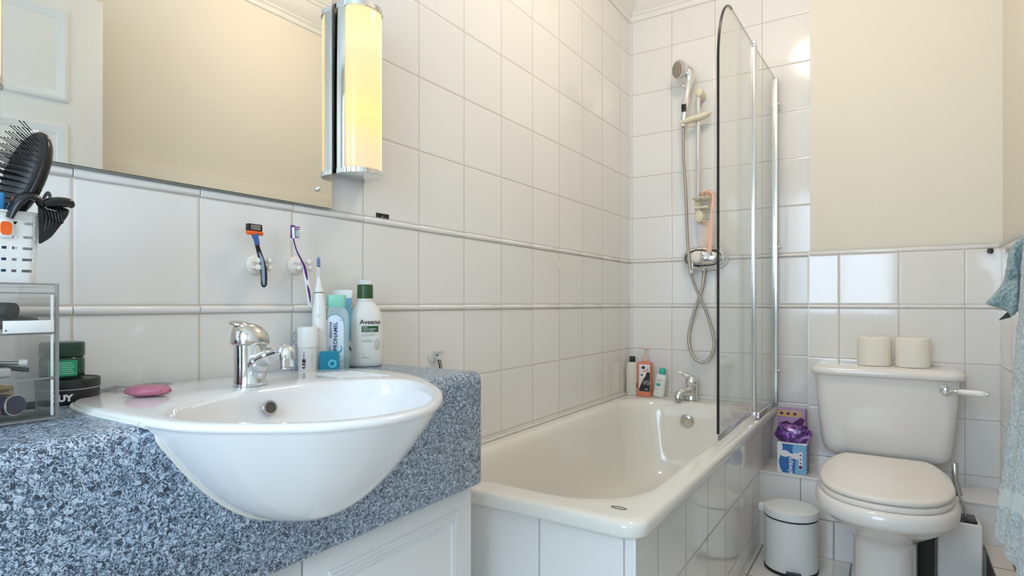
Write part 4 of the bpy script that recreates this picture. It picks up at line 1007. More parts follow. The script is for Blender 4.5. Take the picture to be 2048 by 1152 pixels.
# electric toothbrush
E0 = (-1.030, .826, CT+.0004)
et = thing('electric_toothbrush', 'white electric toothbrush standing left of the mouthwash bottle', 'toothbrush', E0)
tl = Matrix.Translation(E0) @ Matrix.Rotation(math.radians(-3), 4, 'Y') @ Matrix.Rotation(math.radians(-1.5), 4, 'X')
wh = mat('glossy_white_plastic', (.80,.80,.78), .22)
bm = new(); lathe(bm, [(.0125,.0005),(.0140,.004),(.0145,.05),(.0148,.10),(.0143,.13),(.0125,.155),(.0110,.168)], (0,0,0), 32, M=tl); obj('handle', bm, wh, et, 60)
bm = new(); lathe(bm, [(.0109,.1682),(.0109,.1698)], (0,0,0), 28, M=tl); obj('ring', bm, mat('brown_ring', (.12,.07,.06), .3), et)
bm = new(); lathe(bm, [(.0106,.170),(.0098,.176),(.0062,.186),(.0042,.200),(.0034,.215),(.0032,.226)], (0,0,0), 24, M=tl); obj('brush_neck', bm, wh, et, 60)
hd_ = Vector((.0, .0, .236)); M3 = tl @ Matrix.Rotation(math.radians(-38),4,'Z')
bm = new(); rings(bm, [[M3 @ Vector((x, .0052*k*math.cos(2*PI*i/20), .2355+.0125*k*math.sin(2*PI*i/20))) for i in range(20)] for x, k in ((-.003,.8),(-.002,1),(.001,1),(.002,.85))]); obj('brush_head', bm, wh, et)
rnd = random.Random(2); bb = mat('blue_bristle', (.03,.14,.50), .6); wbm = mat('white_bristle', (.80,.83,.88), .6)
for mm_, sel in ((bb, 0), (wbm, 1)):
    bm = new()
    for i in range(-4, 5):
        for j in range(-1, 2):
            if (i+j) % 2 == sel and abs(i)/4.6+abs(j)/3 < 1.15:
                z = .2355+i*.0025; y = j*.003; lathe(bm, [(.0013,0),(.0013,.0075),(.0009,.008)], (0,0,0), 6, 'X', M=M3 @ Matrix.Translation((.002,y,z)))
    o = obj('bristles', bm, mm_, et, 60)
for z, r in ((.062,.0035),(.092,.0042)):
    bm = new(); aa = math.radians(-42); lathe(bm, [(r,.0),(r,.0006),(r*.8,.0010)], (0,0,0), 20, 'X', M=tl @ Matrix.Rotation(aa,4,'Z') @ Matrix.Translation((.0142,0,z+.028))); obj('button', bm, mat('button_grey', (.70,.70,.69), .3), et)
bm = new(); aa = math.radians(-42)
add_box(bm, .0044, .0050, -.0006, .0006, .196, .218, M=tl @ Matrix.Rotation(aa,4,'Z') @ Matrix.Translation((-.0010,0,0))); obj('side_mark', bm, grey_ink, et)

# roll-on
O0 = (-1.018, .786, CT+.0004)
ro = thing('roll_on_deodorant', 'small white roll-on deodorant with domed white cap behind the tap spout', 'deodorant', O0)
bm = new(); lathe(bm, [(.0180,0),(.0192,.002),(.0192,.052),(.0185,.055)], O0, 40); obj('bottle', bm, mat('frosted_pale_plastic', (.68,.68,.67), .3), ro)
bm = new(); lathe(bm, [(.0203,.0552),(.0207,.057),(.0205,.093),(.0195,.0965),(.010,.0972)], O0, 40); obj('cap', bm, M['white_pl'], ro)
fr_ = wrap(O0, .0192, math.radians(-52)); 
text('lettering', 'MINERAL', .0048, lambda x, y: fr_(-.003+.0-y, .038+x), ink, ro)
text('lettering', '4.8', .010, lambda x, y: fr_(-.003-y, .017+x), ink, ro, bold=.0003)
text('lettering', 'roll-on 50 ml', .0036, lambda x, y: fr_(-.0115-y, .034+x), grey_ink, ro)
text('lettering', 'dermo sensitive', .0030, lambda x, y: fr_(.0125-y, .034+x), grey_ink, ro)
label('dark_block', fr_, -.0065, .0005, .024, .031, ink, ro, 3)

# dental floss
F0 = (-.990, .819, CT+.0004)
fl = thing('dental_floss', 'teal dental floss case with wavy sides in front of the toothbrush', 'dental floss', F0)
aF = math.radians(47); RF = Matrix.Rotation(aF, 4, 'Z')
def fpt(u, w, d): return Matrix.Translation(F0) @ RF @ Vector((u, d, w))
def flo(s_, d):
    out = []
    for i in range(40):
        a = 2*PI*i/40; u = .0205*math.copysign(abs(math.cos(a))**.35, math.cos(a)); w = .0235+.0225*math.copysign(abs(math.sin(a))**.35, math.sin(a))
        u *= (1+.05*math.cos(w*420)); out.append(fpt(u*s_, .0235+(w-.0235)*s_, d))
    return out
bm = new(); rings(bm, [flo(.94,-.0085), flo(1,-.006), flo(1,.006), flo(.94,.0085)]); obj('case', bm, mat('teal_plastic', (.0,.22,.36), .25), fl, 50)
bm = new(); tube(bm, [fpt(.006+.0068*math.cos(t), .0195+.0068*math.sin(t), -.0088) for t in [2*PI*i/28 for i in range(29)]], .0026, 8); obj('spool_ring', bm, mat('light_teal_plastic', (.10,.50,.65), .25), fl)

# clear interdental brush holder behind the spout
K0 = (-1.040, .770, CT+.0004)
ck = thing('clear_brush', 'clear plastic brush with ringed head standing behind the tap spout', 'brush', K0)
bm = new(); RK = Matrix.Translation(K0) @ Matrix.Rotation(math.radians(45),4,'Z') @ Matrix.Rotation(math.radians(4),4,'Y')
tube(bm, [RK @ Vector((.0, 0, z)) for z in (.0,.02,.045,.06)], [(.008,.006),(.006,.004),(.004,.003),(.003,.003)], 12); obj('handle', bm, M['clear_pl'], ck)
bm = new(); tube(bm, [RK @ Vector((.009*math.cos(t), 0, .074+.0145*math.sin(t))) for t in [2*PI*i/24 for i in range(25)]], .0016, 8)
obj('head_ring', bm, mat('smoky_plastic', (.35,.38,.42), .2, alpha=.55), ck)
for k in range(4):
    bm = new(); tube(bm, [RK @ Vector((-.006, 0, .0665+.005*k)), RK @ Vector((.006, 0, .0670+.005*k))], .0009, 6); obj('rung', bm, mat('smoky_rung', (.25,.28,.32), .3, alpha=.7), ck)

# pink soap and clear wrapper on the basin deck
S0 = (-.925, .432, RT+.001)
bm = new(); crumple(bm, (S0[0],S0[1],RT+.0085), (.030,.021,.0080), 7.7, .10, 36, 18, .75)
for v in bm.verts:
    u = (v.co.x-S0[0])*.5+(v.co.y-S0[1])*.8; v.co.z = max(RT+.0006, v.co.z)
Rz = Matrix.Translation(S0) @ Matrix.Rotation(math.radians(40),4,'Z') @ Matrix.Translation(-Vector(S0)); xf(bm, bm.verts, Rz)
o = obj('soap_bar', bm, mat('pink_soap', (.46,.15,.23), .35, sss=.15), base=S0, smooth=60); tag(o, 'worn pink soap bar on the left deck of the washbasin', 'soap')
W0 = (-1.052, .47, CT+.003)
wr = thing('wrapper', 'flat clear plastic wrapper with dark edge behind the pink soap', 'packaging', W0)
bm = new(); rs = []
for i in range(12):
    y = .385+.135*i/11; zz = CT+.004+.0035*math.sin(i*1.7)*.6
    rs.append([Vector((-1.066+.006*math.sin(i), y, zz+.004)), Vector((-1.050, y+.004, zz+.0072+.002*math.sin(i*2.1))), Vector((-1.040+.005*math.cos(i*1.3), y+.006, zz+.0060))])
rings(bm, rs, closed=False); md_ = obj('film', bm, M['clear_pl'], wr, 60); sm = md_.modifiers.new('s','SOLIDIFY'); sm.thickness = .0008
bm = new(); tube(bm, [(-1.063,.365,CT+.004),(-1.060,.40,CT+.006),(-1.058,.445,CT+.009)], [(.0012,.003),(.001,.003),(.0008,.0015)], 8); obj('dark_edge', bm, mat('maroon_card', (.09,.015,.03), .5), wr)

# ------------------------------------------------------------------ wall hooks with razor and toothbrush
def ball_hook(y, z, lab):
    h = thing('suction_hook', lab, 'hook', (XL, y, z), 'ball hooks on the tiles')
    bm = new(); lathe(bm, [(.0195,.0006),(.0200,.003),(.0185,.006),(.015,.008),(.010,.010),(.003,.0105)], (XL,y,z), 32, 'X'); obj('cup', bm, M['cream_hook'], h)
    for dy in (-.0105, .0135):
        for dz in (-.0068, .0068):
            bm = new(); tube(bm, [(XL+.006,y+dy*.8,z+dz*.9),(XL+.026,y+dy,z+dz)], .0028, 8); st_ = obj('prong', bm, M['cream_hook'], h)
            bm = new(); sphere(bm, (XL+.030,y+dy,z+dz), .0062, 16, 12); obj('ball', bm, M['cream_hook'], st_)
ball_hook(.702, 1.023, 'cream ball hook holding the razor, nearer the basin tap')
ball_hook(.797, 1.027, 'cream ball hook holding the purple and white toothbrush')
bluep = mat('dark_blue_rubber', (.012,.03,.13), .35); greyp = mat('grey_blue_plastic', (.25,.32,.42), .3); orange = mat('orange_plastic', (.85,.13,.015), .35)
def razor(name, P, hd_pts, lab, loc, headmat, bladeband):
    t_ = thing(name, lab, 'razor', loc); return t_
rz = thing('razor', 'black and blue razor with orange head band hanging in the ball hook', 'razor', (-1.043,.704,.98))
X_ = -1.043
bm = new(); tube(bm, crom([(X_,.684,1.072),(X_,.687,1.058),(X_,.693,1.040),(X_,.699,1.020),(X_,.7015,1.000),(X_,.7015,.984),(X_,.7010,.977)], 5), [(.0035,.007),(.0035,.005),(.004,.0055),(.005,.007),(.0055,.0075),(.0055,.0075),(.005,.007),(.002,.003)], 16); obj('handle', bm, M['black'], rz, 60)
bm = new(); tube(bm, crom([(X_+.0045,.6885,1.045),(X_+.0055,.6935,1.030),(X_+.0058,.6960,1.010),(X_+.0055,.697,.990),(X_+.0045,.6985,.981)], 5), [(.0015,.001),(.0022,.0038),(.0022,.0042),(.0022,.0042),(.0015,.002)], 12); g_ = obj('grip_inlay', bm, greyp, rz, 60)
bm = new(); tube(bm, crom([(X_+.0070,.6968,1.006),(X_+.0078,.6975,.997),(X_+.0070,.6985,.985)], 5), [(.001,.0008),(.001,.0028),(.001,.0008)], 10); obj('logo_inlay', bm, bluep, rz, 60)
bm = new(); tube(bm, [(X_+.002,.680,1.080),(X_+.003,.6825,1.071),(X_+.004,.6855,1.060)], [(.003,.011),(.003,.008),(.003,.0055)], 12); obj('neck_grip', bm, mat('bright_blue_rubber', (.05,.11,.32), .4), rz)
bm = new(); add_box(bm, X_-.004, X_+.006, .664, .695, 1.086, 1.100, .002, 2); hd3 = obj('cartridge', bm, M['black'], rz)
for k in range(3):
    bm = new(); add_box(bm, X_+.0060, X_+.0066, .669, .690, 1.0885+.0034*k, 1.0905+.0034*k); obj('blade', bm, M['steel'], hd3)
bm = new(); add_box(bm, X_-.003, X_+.007, .6635, .6965, 1.0785, 1.0862, .002, 2); obj('guard_band', bm, orange, hd3)
tbx = -1.041
tb2 = thing('toothbrush', 'purple and white manual toothbrush hanging in the ball hook', 'toothbrush', (tbx,.80,.94))
purple = mat('purple_plastic', (.10,.008,.16), .3)
cl2 = [(tbx,.7665,1.103),(tbx,.767,1.085),(tbx,.770,1.070),(tbx,.776,1.055),(tbx,.786,1.040),(tbx,.7945,1.024),(tbx,.7985,1.005),(tbx,.8035,.985),(tbx,.8075,.962),(tbx,.8085,.944),(tbx,.8085,.938)]
bm = new(); tube(bm, crom(cl2, 5), [(.0028,.0050),(.0028,.0052),(.0026,.0030),(.0028,.0026),(.003,.003),(.0045,.0042),(.005,.005),(.0055,.0062),(.0055,.0058),(.0045,.0045),(.002,.002)], 16); obj('handle', bm, wh, tb2, 60)
bm = new(); tube(bm, crom([(tbx+.0022,.7655,1.080),(tbx+.0026,.7690,1.068),(tbx+.0028,.7745,1.054),(tbx+.0030,.784,1.038),(tbx+.0042,.7915,1.024),(tbx+.0050,.7955,1.008),(tbx+.0050,.7985,.995)], 5), [(.0008,.0025),(.001,.0018),(.0012,.0018),(.0014,.0020),(.002,.0032),(.002,.0035),(.001,.001)], 10); obj('neck_grip', bm, purple, tb2, 60)
bm = new(); tube(bm, crom([(tbx+.0052,.7985,.984),(tbx+.0058,.8010,.974),(tbx+.0055,.8040,.960),(tbx+.0042,.8065,.946)], 5), [(.0008,.0006),(.001,.0032),(.001,.0030),(.0006,.0008)], 10); obj('grip_inlay', bm, purple, tb2, 60)
bm = new(); add_box(bm, tbx-.0035, tbx+.001, .7625, .7725, 1.080, 1.108, .0018, 2); obj('brush_head', bm, purple, tb2)
for k in range(6):
    bm = new(); z = 1.083+.0042*k
    for dx in (-.003,-.0005,.002): tube(bm, [(tbx+dx,.7725,z),(tbx+dx,.7815+.001*((k*7)%3-1),z+.0006)], .0012, 6)
    obj('bristle_row', bm, mat('bristle_row_%d'%k, (.33,.12,.40) if k in (0,4,5) else (.35,.62,.72), .6), tb2)
# second razor, standing behind the worktop end in a suction cup
rz2 = thing('wall_razor', 'small clear headed razor hanging on the tiles beyond the worktop end', 'razor', (XL,1.258,.76))
bm = new(); lathe(bm, [(.0175,.0006),(.0185,.002),(.016,.0035),(.004,.004)], (XL,1.243,.798), 28, 'X', cap0=True); obj('suction_cup', bm, mat('milky_plastic', (.74,.73,.70), .35), rz2)
bm = new(); add_box(bm, XL+.012, XL+.020, 1.236, 1.274, .806, .813, .0015); obj('comb_bar', bm, mat('pale_grey_plastic', (.60,.59,.56), .3), rz2)
bm = new(); tube(bm, [(XL+.014,1.252,.802),(XL+.014,1.254,.794),(XL+.014,1.257,.788)], [(.004,.015),(.004,.012),(.003,.006)], 12); nk = obj('head', bm, wh, rz2)
for k in range(3):
    bm = new(); add_box(bm, XL+.0182, XL+.0190, 1.240+.008*k, 1.245+.008*k, .799, .8035); obj('slot', bm, M['black'], nk)
bm = new(); tube(bm, crom([(XL+.014,1.256,.789),(XL+.014,1.261,.778),(XL+.012,1.266,.765),(XL+.010,1.268,.73),(XL+.010,1.268,.69)], 4), .0042, 12); obj('handle', bm, M['black'], rz2)
bm = new(); tube(bm, crom([(XL+.0175,1.254,.786),(XL+.0180,1.258,.776),(XL+.016,1.263,.764)], 4), .0010, 8); obj('grip_line', bm, wh, rz2)
# black sticker above the upper strip
bm = new(); add_box(bm, XL+.0004, XL+.0016, 1.032, 1.076, 1.1605, 1.1715, .0003); st2 = obj('sticker', bm, M['black'], base=(XL,1.054,1.166)); tag(st2, 'small black adhesive strip stuck on the tile right of the lamp', 'sticker')
bm = new(); tube(bm, [(XL+.0018,1.050,1.1605),(XL+.0018,1.0515,1.1630),(XL+.0018,1.0535,1.1645)], .0005, 6); obj('torn_fleck', bm, M['white_pl'], st2)
bm = new(); sphere(bm, (XL+.0005,1.985,.897+.20), .008, 16, 10, (.2,.6,1.3)); o = obj('adhesive_dab', bm, M['white_pl'], base=(XL,1.985,1.09)); tag(o, 'small white adhesive dab on the left wall tiles above the bath', 'adhesive dab')

# ------------------------------------------------------------------ towels on the right wall
rl = thing('towel_rail', 'chrome towel rail on the right wall carrying the pale blue towel', 'towel rail', (XR, 1.5, 1.10))
bm = new(); tube(bm, [(.268,1.16,1.098),(.268,1.86,1.098)], .008, 14); obj('bar', bm, M['chrome'], rl)
for y in (1.16, 1.86):
    bm = new(); tube(bm, [(XR-.0005,y,1.098),(.266,y,1.098)], .007, 12); lathe(bm, [(.020,-.008),(.020,-.0005)], (XR,y,1.098), 20, 'X'); obj('bracket', bm, M['chrome'], rl)
def towel_mat(name, c1, c2):
    m = mat(name, c1, .95, sheen=.6); nt = m.node_tree; N = nt.nodes; L = nt.links; b = N['Principled BSDF']
    tc = N.new('ShaderNodeTexCoord'); v = N.new('ShaderNodeTexVoronoi'); v.inputs['Scale'].default_value = 150; L.new(tc.outputs['Object'], v.inputs[0])
    n = N.new('ShaderNodeTexNoise'); n.inputs['Scale'].default_value = 130; n.inputs['Detail'].default_value = 6; n.inputs['Roughness'].default_value = .7; L.new(tc.outputs['Object'], n.inputs[0])
    mx = N.new('ShaderNodeMix'); mx.data_type = 'RGBA'; mx.inputs[6].default_value = (*c2, 1); mx.inputs[7].default_value = (*c1, 1)
    mr = N.new('ShaderNodeMapRange'); mr.inputs[1].default_value = .42; mr.inputs[2].default_value = .56; L.new(n.outputs[0], mr.inputs[0]); L.new(mr.outputs[0], mx.inputs[0]); L.new(mx.outputs[2], b.inputs['Base Color'])
    ad = N.new('ShaderNodeMath'); ad.operation = 'ADD'; L.new(n.outputs[0], ad.inputs[0]); L.new(v.outputs['Distance'], ad.inputs[1])
    bp = N.new('ShaderNodeBump'); bp.inputs['Strength'].default_value = 1.0; bp.inputs['Distance'].default_value = .006; L.new(ad.outputs[0], bp.inputs['Height']); L.new(bp.outputs[0], b.inputs['Normal']); return m
tw1 = towel_mat('pale_blue_terry', (.74,.84,.85), (.46,.60,.66)); tw2 = towel_mat('teal_terry', (.44,.57,.56), (.22,.35,.36))
band = mat('woven_towel_band', (.66,.76,.78), .85, bump=.4, bscale=300)
def pile(bm, amt, seed=0):
    bm.normal_update(); ds = []
    for v in bm.verts:
        k = mnoise.noise(v.co*22+Vector((seed,0,0)))*.6 + mnoise.noise(v.co*75)*.5 + mnoise.noise(v.co*160)*.35
        ds.append(v.normal*k*amt)
    for v, d in zip(bm.verts, ds): v.co += d
def towel(name, mats, y0, y1, zlow, zback, flare, parent, layer=0.0, ny=120, nz=170, bandz=None, seed=0, wob=.006, slope=0.0):
    """thick cloth draped over the rail: closed cross-section swept along Y"""
    bm = new(); rs = []
    for a in range(ny+1):
        u = a/ny; y = y0+(y1-y0)*u; zl = zlow + slope*(1-u)**2 + .03*max(0, u-.88)/.12*max(0, u-.88)/.12
        w = .0105+layer; edge = min(1.0, .35+4*min(u, 1-u)**.5) if (u < .05 or u > .95) else 1.0
        ring = []; H = 1.098-zl
        for b in range(nz):
            q = b/nz
            if q < .5:   # outside: up the room side from the hem
                t = q/.5; z = zl + H*t; fl_ = flare*(1-t)**1.15*(.75+.25*u) + wob*math.sin(9*u*PI+1.3+2*t)*(1-t*.6); x = .268 - w - fl_ - .004*edge
                if t > .97: x += (t-.97)/.03*.006; z += .004
            else:        # back down the wall side, thickness below
                t = 1-(q-.5)/.5; z = zl + H*t + .0; fl_ = flare*(1-t)**1.15*(.75+.25*u) + wob*math.sin(9*u*PI+1.3+2*t)*(1-t*.6)
                th = (.020+.016*t)*edge; x = min(.268 - w - fl_ + th, XR-.018)
                if t > .97: z += .004
            ring.append(Vector((x, y, z)))
        rs.append(ring)
    rings(bm, rs)
    bmesh.ops.recalc_face_normals(bm, faces=bm.faces)
    pile(bm, .0045, seed)
    for v in bm.verts:
        v.co.x = min(v.co.x, XR-.004)
    if bandz:
        for f in bm.faces:
            c = f.calc_center_median()
            if bandz(c): f.material_index = 1
    return obj(name, bm, mats, parent, 70)
tw = thing('bath_towel', 'large pale blue fluffy bath towel hanging at the right edge', 'towel', (.22, 1.5, .40))
towel('outer_fold', [tw1, band], 1.22, 1.735, .425, .5, .050, tw, layer=.004, seed=3, bandz=lambda c: c.x < .245 and abs(c.z-(.505+.16*(1.735-c.y)*1.2)) < .020, slope=-.02)
towel('inner_fold', [tw1], 1.26, 1.715, .345, .5, .025, tw, layer=-.008, seed=9, slope=.0)
# darker hand towel folded behind, its corner sticking out
ht = thing('hand_towel', 'darker teal hand towel tucked on the rail behind the bath towel', 'towel', (.24,1.79,1.0))
bm = new()
outl = [(.266,1.105),(.252,1.100),(.240,1.085),(.232,1.065),(.228,1.03),(.222,.995),(.205,.962),(.192,.947),(.196,.940),(.214,.935),(.228,.925),(.236,.917),(.244,.925),(.256,.96),(.268,1.02),(.276,1.08)]
P2 = crom([(x, 0, z) for x, z in outl], 6, True); rs = []
cx_ = .245; cz_ = 1.01
for y, k in ((1.762,.80),(1.766,.93),(1.772,1),(1.784,1),(1.796,.99),(1.803,.92),(1.806,.78)):
    rs.append([Vector((cx_+(p.x-cx_)*k, y+.010*math.sin(p.z*40), cz_+(p.z-cz_)*(k if k > .9 else k))) for p in P2])
rings(bm, rs, True, False, False)
for rr0, yy in ((rs[0], 1.760), (rs[-1], 1.808)):
    inner_ = []
bmesh.ops.contextual_create  # caps below
vs_ = bm.verts[:]; bm.verts.ensure_lookup_table(); n_ = len(P2)
for base_ in (0, (len(rs)-1)*n_):
    prev = [bm.verts[base_+i] for i in range(n_)]
    for k in (.8, .6, .4, .2):
        cur = [bm.verts.new((cx_+(p.co.x-cx_)*k, p.co.y, cz_+(p.co.z-cz_)*k)) for p in [bm.verts[base_+i] for i in range(n_)]]
        for i in range(n_): bm.faces.new((prev[i], prev[(i+1) % n_], cur[(i+1) % n_], cur[i]))
        prev = cur; bm.verts.ensure_lookup_table()
    bm.faces.new(prev)
bmesh.ops.recalc_face_normals(bm, faces=bm.faces)
bmesh.ops.subdivide_edges(bm, edges=bm.edges[:], cuts=1, use_grid_fill=True)
pile(bm, .004, 21); obj('cloth', bm, tw2, ht, 70)
bm = new(); rings(bm, [[Vector((x,1.775+dy,z)) for x, z in ((.228,.925),(.212,.905),(.236,.913))] for dy in (0,.002)]); obj('hanging_loop', bm, mat('dark_loop', (.03,.05,.05), .7), ht)
bm = new(); add_box(bm, .288, .305, YT-.016, YT-.0008, 1.126, 1.141, .003); add_box(bm, .293, .303, YT-.022, YT-.015, 1.122, 1.132, .002); o = obj('wall_hook', bm, mat('dark_metal', (.05,.045,.04), .3, metal=.8), base=(.297,YT,1.134)); tag(o, 'tiny dark metal hook on the tiles beside the towels', 'hook')

# ------------------------------------------------------------------ acrylic drawer box and its contents
AX0, AX1, AY0, AY1, AZ0, AZ1 = -1.000, -.872, .090, .303, CT+.003, .970
ab = thing('acrylic_drawers', 'clear acrylic three-drawer cosmetics box on the worktop', 'drawer box', (-.935, .2, CT))
th = .004
def shell(nm, x0, x1, y0, y1, z0, z1, par, top=True, t=.003, front=True):
    """open acrylic box from single slabs"""
    bm = new(); add_box(bm, x0, x1, y0, y1, z0, z0+t)
    add_box(bm, x0, x0+t, y0, y1, z0+t, z1-t); add_box(bm, x0+t, x1-(t if front else 0), y0, y0+t, z0+t, z1-t); add_box(bm, x0+t, x1-(t if front else 0), y1-t, y1, z0+t, z1-t)
    if top: add_box(bm, x0, x1, y0, y1, z1-t, z1)
    if front: add_box(bm, x1-t, x1, y0, y1, z0+t, z1-t if top else z1)
    return obj(nm, bm, M['acrylic'], par, 0)
shell('case', AX0, AX1-.002, AY0, AY1, AZ0, AZ1, ab, True, th, False)
DR = [(AZ0+.0045, .851), (.8545, .9065), (.9100, .9555)]
for k, (za, zb) in enumerate(DR):
    d = shell('drawer', AX0+.006, AX1, AY0+.006, AY1-.0062, za, zb, ab, False, .0025, True)
    bm = new()
    for (y, zz0, zz1) in ((AY1-.0075, za, zb),): add_box(bm, AX1-.0028, AX1+.0006, y-.0012, y+.0012, zz0, zz1, .0004)
    obj('edge_bead', bm, mat('acrylic_bead_%d'%k, (.82,.82,.80), .2, alpha=.8), d)
bm = new(); add_box(bm, AX1-.0045, AX1-.0015, AY1-.0042, AY1+.0005, AZ0, AZ1, .001); obj('front_edge', bm, M['acrylic_edge'], ab)
for z in (AZ1-.001, AZ0+.001, .8528, .9083, .9578):
    bm = new(); add_box(bm, AX1-.0045, AX1-.0018, AY0, AY1-.0044, z-.0012, z+.0010, .0003); obj('shelf_edge', bm, M['acrylic_edge'], ab)
for yy in (AY1-.012, AY0+.012):
    for xx in (AX0+.012, AX1-.012):
        bm = new(); lathe(bm, [(.004,0),(.004,.0028)], (xx,yy,CT+.0003), 14); obj('foot', bm, M['clear_pl'], ab)
brown = mat('brown_cosmetic', (.13,.085,.07), .4); dk = mat('charcoal_cosmetic', (.022,.026,.028), .45); tan = mat('tan_tip', (.45,.33,.22), .6)
def tubeobj(name, lab, cat, path, r, m, extra=()):
    base = Vector(path[0]); t_ = thing(name, lab, cat, base, None)
    bm = new(); tube(bm, path, r, 20); obj('barrel', bm, m, t_, 50)
    for nm, pth, rr, mm_ in extra:
        bm = new(); tube(bm, pth, rr, 18); obj(nm, bm, mm_, t_, 50)
    return t_
z0 = DR[2][0]+.003
tubeobj('mascara_tube', 'thick dark cosmetic tube lying on top in the upper acrylic drawer', 'cosmetics', [(-.948,.228,z0+.030),(-.925,.244,z0+.026)], .0078, brown, (('cap', [(-.9247,.2442,z0+.026),(-.897,.2640,z0+.0225)], [.0080,.0105,.0105], dk),('band', [(-.9275,.2422,z0+.0262),(-.922,.2460,z0+.0258)], .0088, M['steel'])))
tubeobj('makeup_pencil', 'brown makeup pencil lying at the front of the upper acrylic drawer', 'cosmetics', [(-.884,.190,z0+.006),(-.884,.268,z0+.006)], .0046, brown, (('tip', [(-.884,.2682,z0+.006),(-.884,.277,z0+.006)], [.0042,.0018], tan),('lead', [(-.884,.2771,z0+.006),(-.884,.2785,z0+.006)], .0012, dk)))
tubeobj('black_brush', 'black rounded makeup brush under the thick tube in the upper drawer', 'cosmetics', [(-.925,.215,z0+.009),(-.905,.262,z0+.009),(-.900,.288,z0+.0075),(-.899,.293,z0+.006)], [.0085,.0085,.0070,.002], dk)
bm = new(); add_box(bm, -.882, -.8752, .243, .2948, DR[2][0]+.0027-.0015+.0015, DR[2][0]+.0027, 0); bm.free()
bm = new(); add_box(bm, AX1+.0004, AX1+.0022, .247, AY1-.0065, .9095, .9245, .0004); o = obj('white_label_strip', bm, M['white_pl'], ab)
bm = new(); lathe(bm, [(.0009,0),(.0009,.0005)], (AX1+.0022,.2495,.9130), 10, 'X'); obj('dot', bm, M['black'], o)
z1_ = DR[1][0]+.0028
tubeobj('tweezers', 'black slim tweezers lying in the middle acrylic drawer', 'cosmetics', [(-.905,.190,z1_+.022),(-.895,.235,z1_+.015),(-.889,.277,z1_+.006)], [(.0035,.004),(.003,.004),(.0028,.0034)], dk)
tubeobj('steel_tool', 'thin steel manicure tool behind the black tweezers', 'cosmetics', [(-.935,.210,z1_+.018),(-.915,.275,z1_+.013)], [.0015,.0028], M['steel'], (('knob', [(-.9149,.2752,z1_+.013),(-.912,.283,z1_+.0125)], .0045, M['white_pl']),))
bm = new(); add_box(bm, -.905, -.8765, .20, .2575, z1_, z1_+.011, .003, 3); o = obj('compact_case', bm, mat('translucent_grey', (.52,.51,.50), .3), base=(-.89,.23,z1_)); tag(o, 'small pale grey case in the front of the middle acrylic drawer', 'case')
z2_ = DR[0][0]+.0028
tubeobj('dark_pot', 'round dark purple pot lying on its side in the bottom drawer', 'cosmetics', [(-.905,.255,z2_+.013),(-.884,.262,z2_+.0135)], .0125, mat('dark_violet_plastic', (.02,.015,.04), .25), (('rim', [(-.8838,.2621,z2_+.0135),(-.8830,.2624,z2_+.0135)], .0128, M['steel']),('face', [(-.8829,.2624,z2_+.0135),(-.8822,.2626,z2_+.0135)], .0115, mat('violet_face', (.025,.02,.05), .3))))
bm = new(); crumple(bm, (-.925,.225,z2_+.028), (.030,.045,.014), 5.2, .3, 24, 14); o = obj('cotton_bag', bm, mat('tan_film', (.42,.33,.19), .5), base=(-.925,.225,z2_+.01), smooth=60); tag(o, 'crumpled tan wrapper at the back of the bottom acrylic drawer', 'wrapper')
for i, (xa, ya, xb, yb, zz, rr, lab) in enumerate(((-.890,.185,-.884,.248,.006,.0055,'dark brown pencil stub low in the bottom drawer left of the purple pot'),(-.930,.250,-.915,.292,.006,.0050,'black lip pencil behind the purple pot in the bottom drawer'),(-.905,.200,-.895,.240,.0165,.0050,'charcoal eyeliner lying across the left of the bottom drawer'))):
    bm = new(); tube(bm, [(xa,ya,z2_+zz),(xb,yb,z2_+zz)], rr, 14); o = obj('cosmetic_pencil', bm, (brown, dk, dk)[i], base=(xa,ya,z2_)); tag(o, lab, 'cosmetics')
# ------------------------------------------------------------------ white slotted basket on the drawers
BXC, BYC, BRX, BRY = -.945, .226, .042, .070
bk0 = AZ1+.0006
bk = thing('slotted_basket', 'white slotted plastic basket standing on the acrylic drawers', 'basket', (BXC, BYC, bk0))
bh = .087
per = rrect(BXC-BRX, BXC+BRX, BYC-BRY, BYC+BRY, .014, 0, 6)
dense = []
P_ = per + [per[0]]
for a_, b_ in zip(P_[:-1], P_[1:]):
    m_ = max(1, round((b_-a_).length/.0026)); dense += [a_.lerp(b_, i/m_) for i in range(m_)]
bm = new(); zr = [0,.003]
rows = [.013,.027,.041,.055,.072] 
lv = [0]
for r_ in rows: lv += [r_, r_+.0034]
lv += [bh-.008, bh]
nn = len(dense)
grid = [[bm.verts.new(Vector((BXC+(p.x-BXC)*(.94+.06*z/bh), BYC+(p.y-BYC)*(.96+.04*z/bh), bk0+z))) for p in dense] for z in lv]
for j in range(len(lv)-1):
    hole_row = (j % 2 == 1) and j < 2*len(rows)
    for i in range(nn):
        if hole_row and i % 4 in (0, 1): continue
        bm.faces.new((grid[j][i], grid[j][(i+1) % nn], grid[j+1][(i+1) % nn], grid[j+1][i]))
bm.faces.new(list(reversed(grid[0])))
wl = obj('basket_wall', bm, M['white_pl'], bk, 0); sm = wl.modifiers.new('s','SOLIDIFY'); sm.thickness = .0016; sm.offset = -1
bm = new(); rimp = [Vector((p.x, p.y, bk0+bh)) for p in per]; tube(bm, rimp+[rimp[0], rimp[1]], .0018, 8); obj('rim', bm, M['white_pl'], bk)
bm = new(); rs = []
for x, k in ((BXC+BRX+.0004,1),(BXC+BRX+.0022,1),(BXC+BRX+.0028,.85)): rs.append([Vector((x, .2585+.008*k*math.copysign(abs(math.cos(a))**.6, math.cos(a)), bk0+.066+.0115*k*math.copysign(abs(math.sin(a))**.6, math.sin(a)))) for a in [2*PI*i/28 for i in range(28)]])
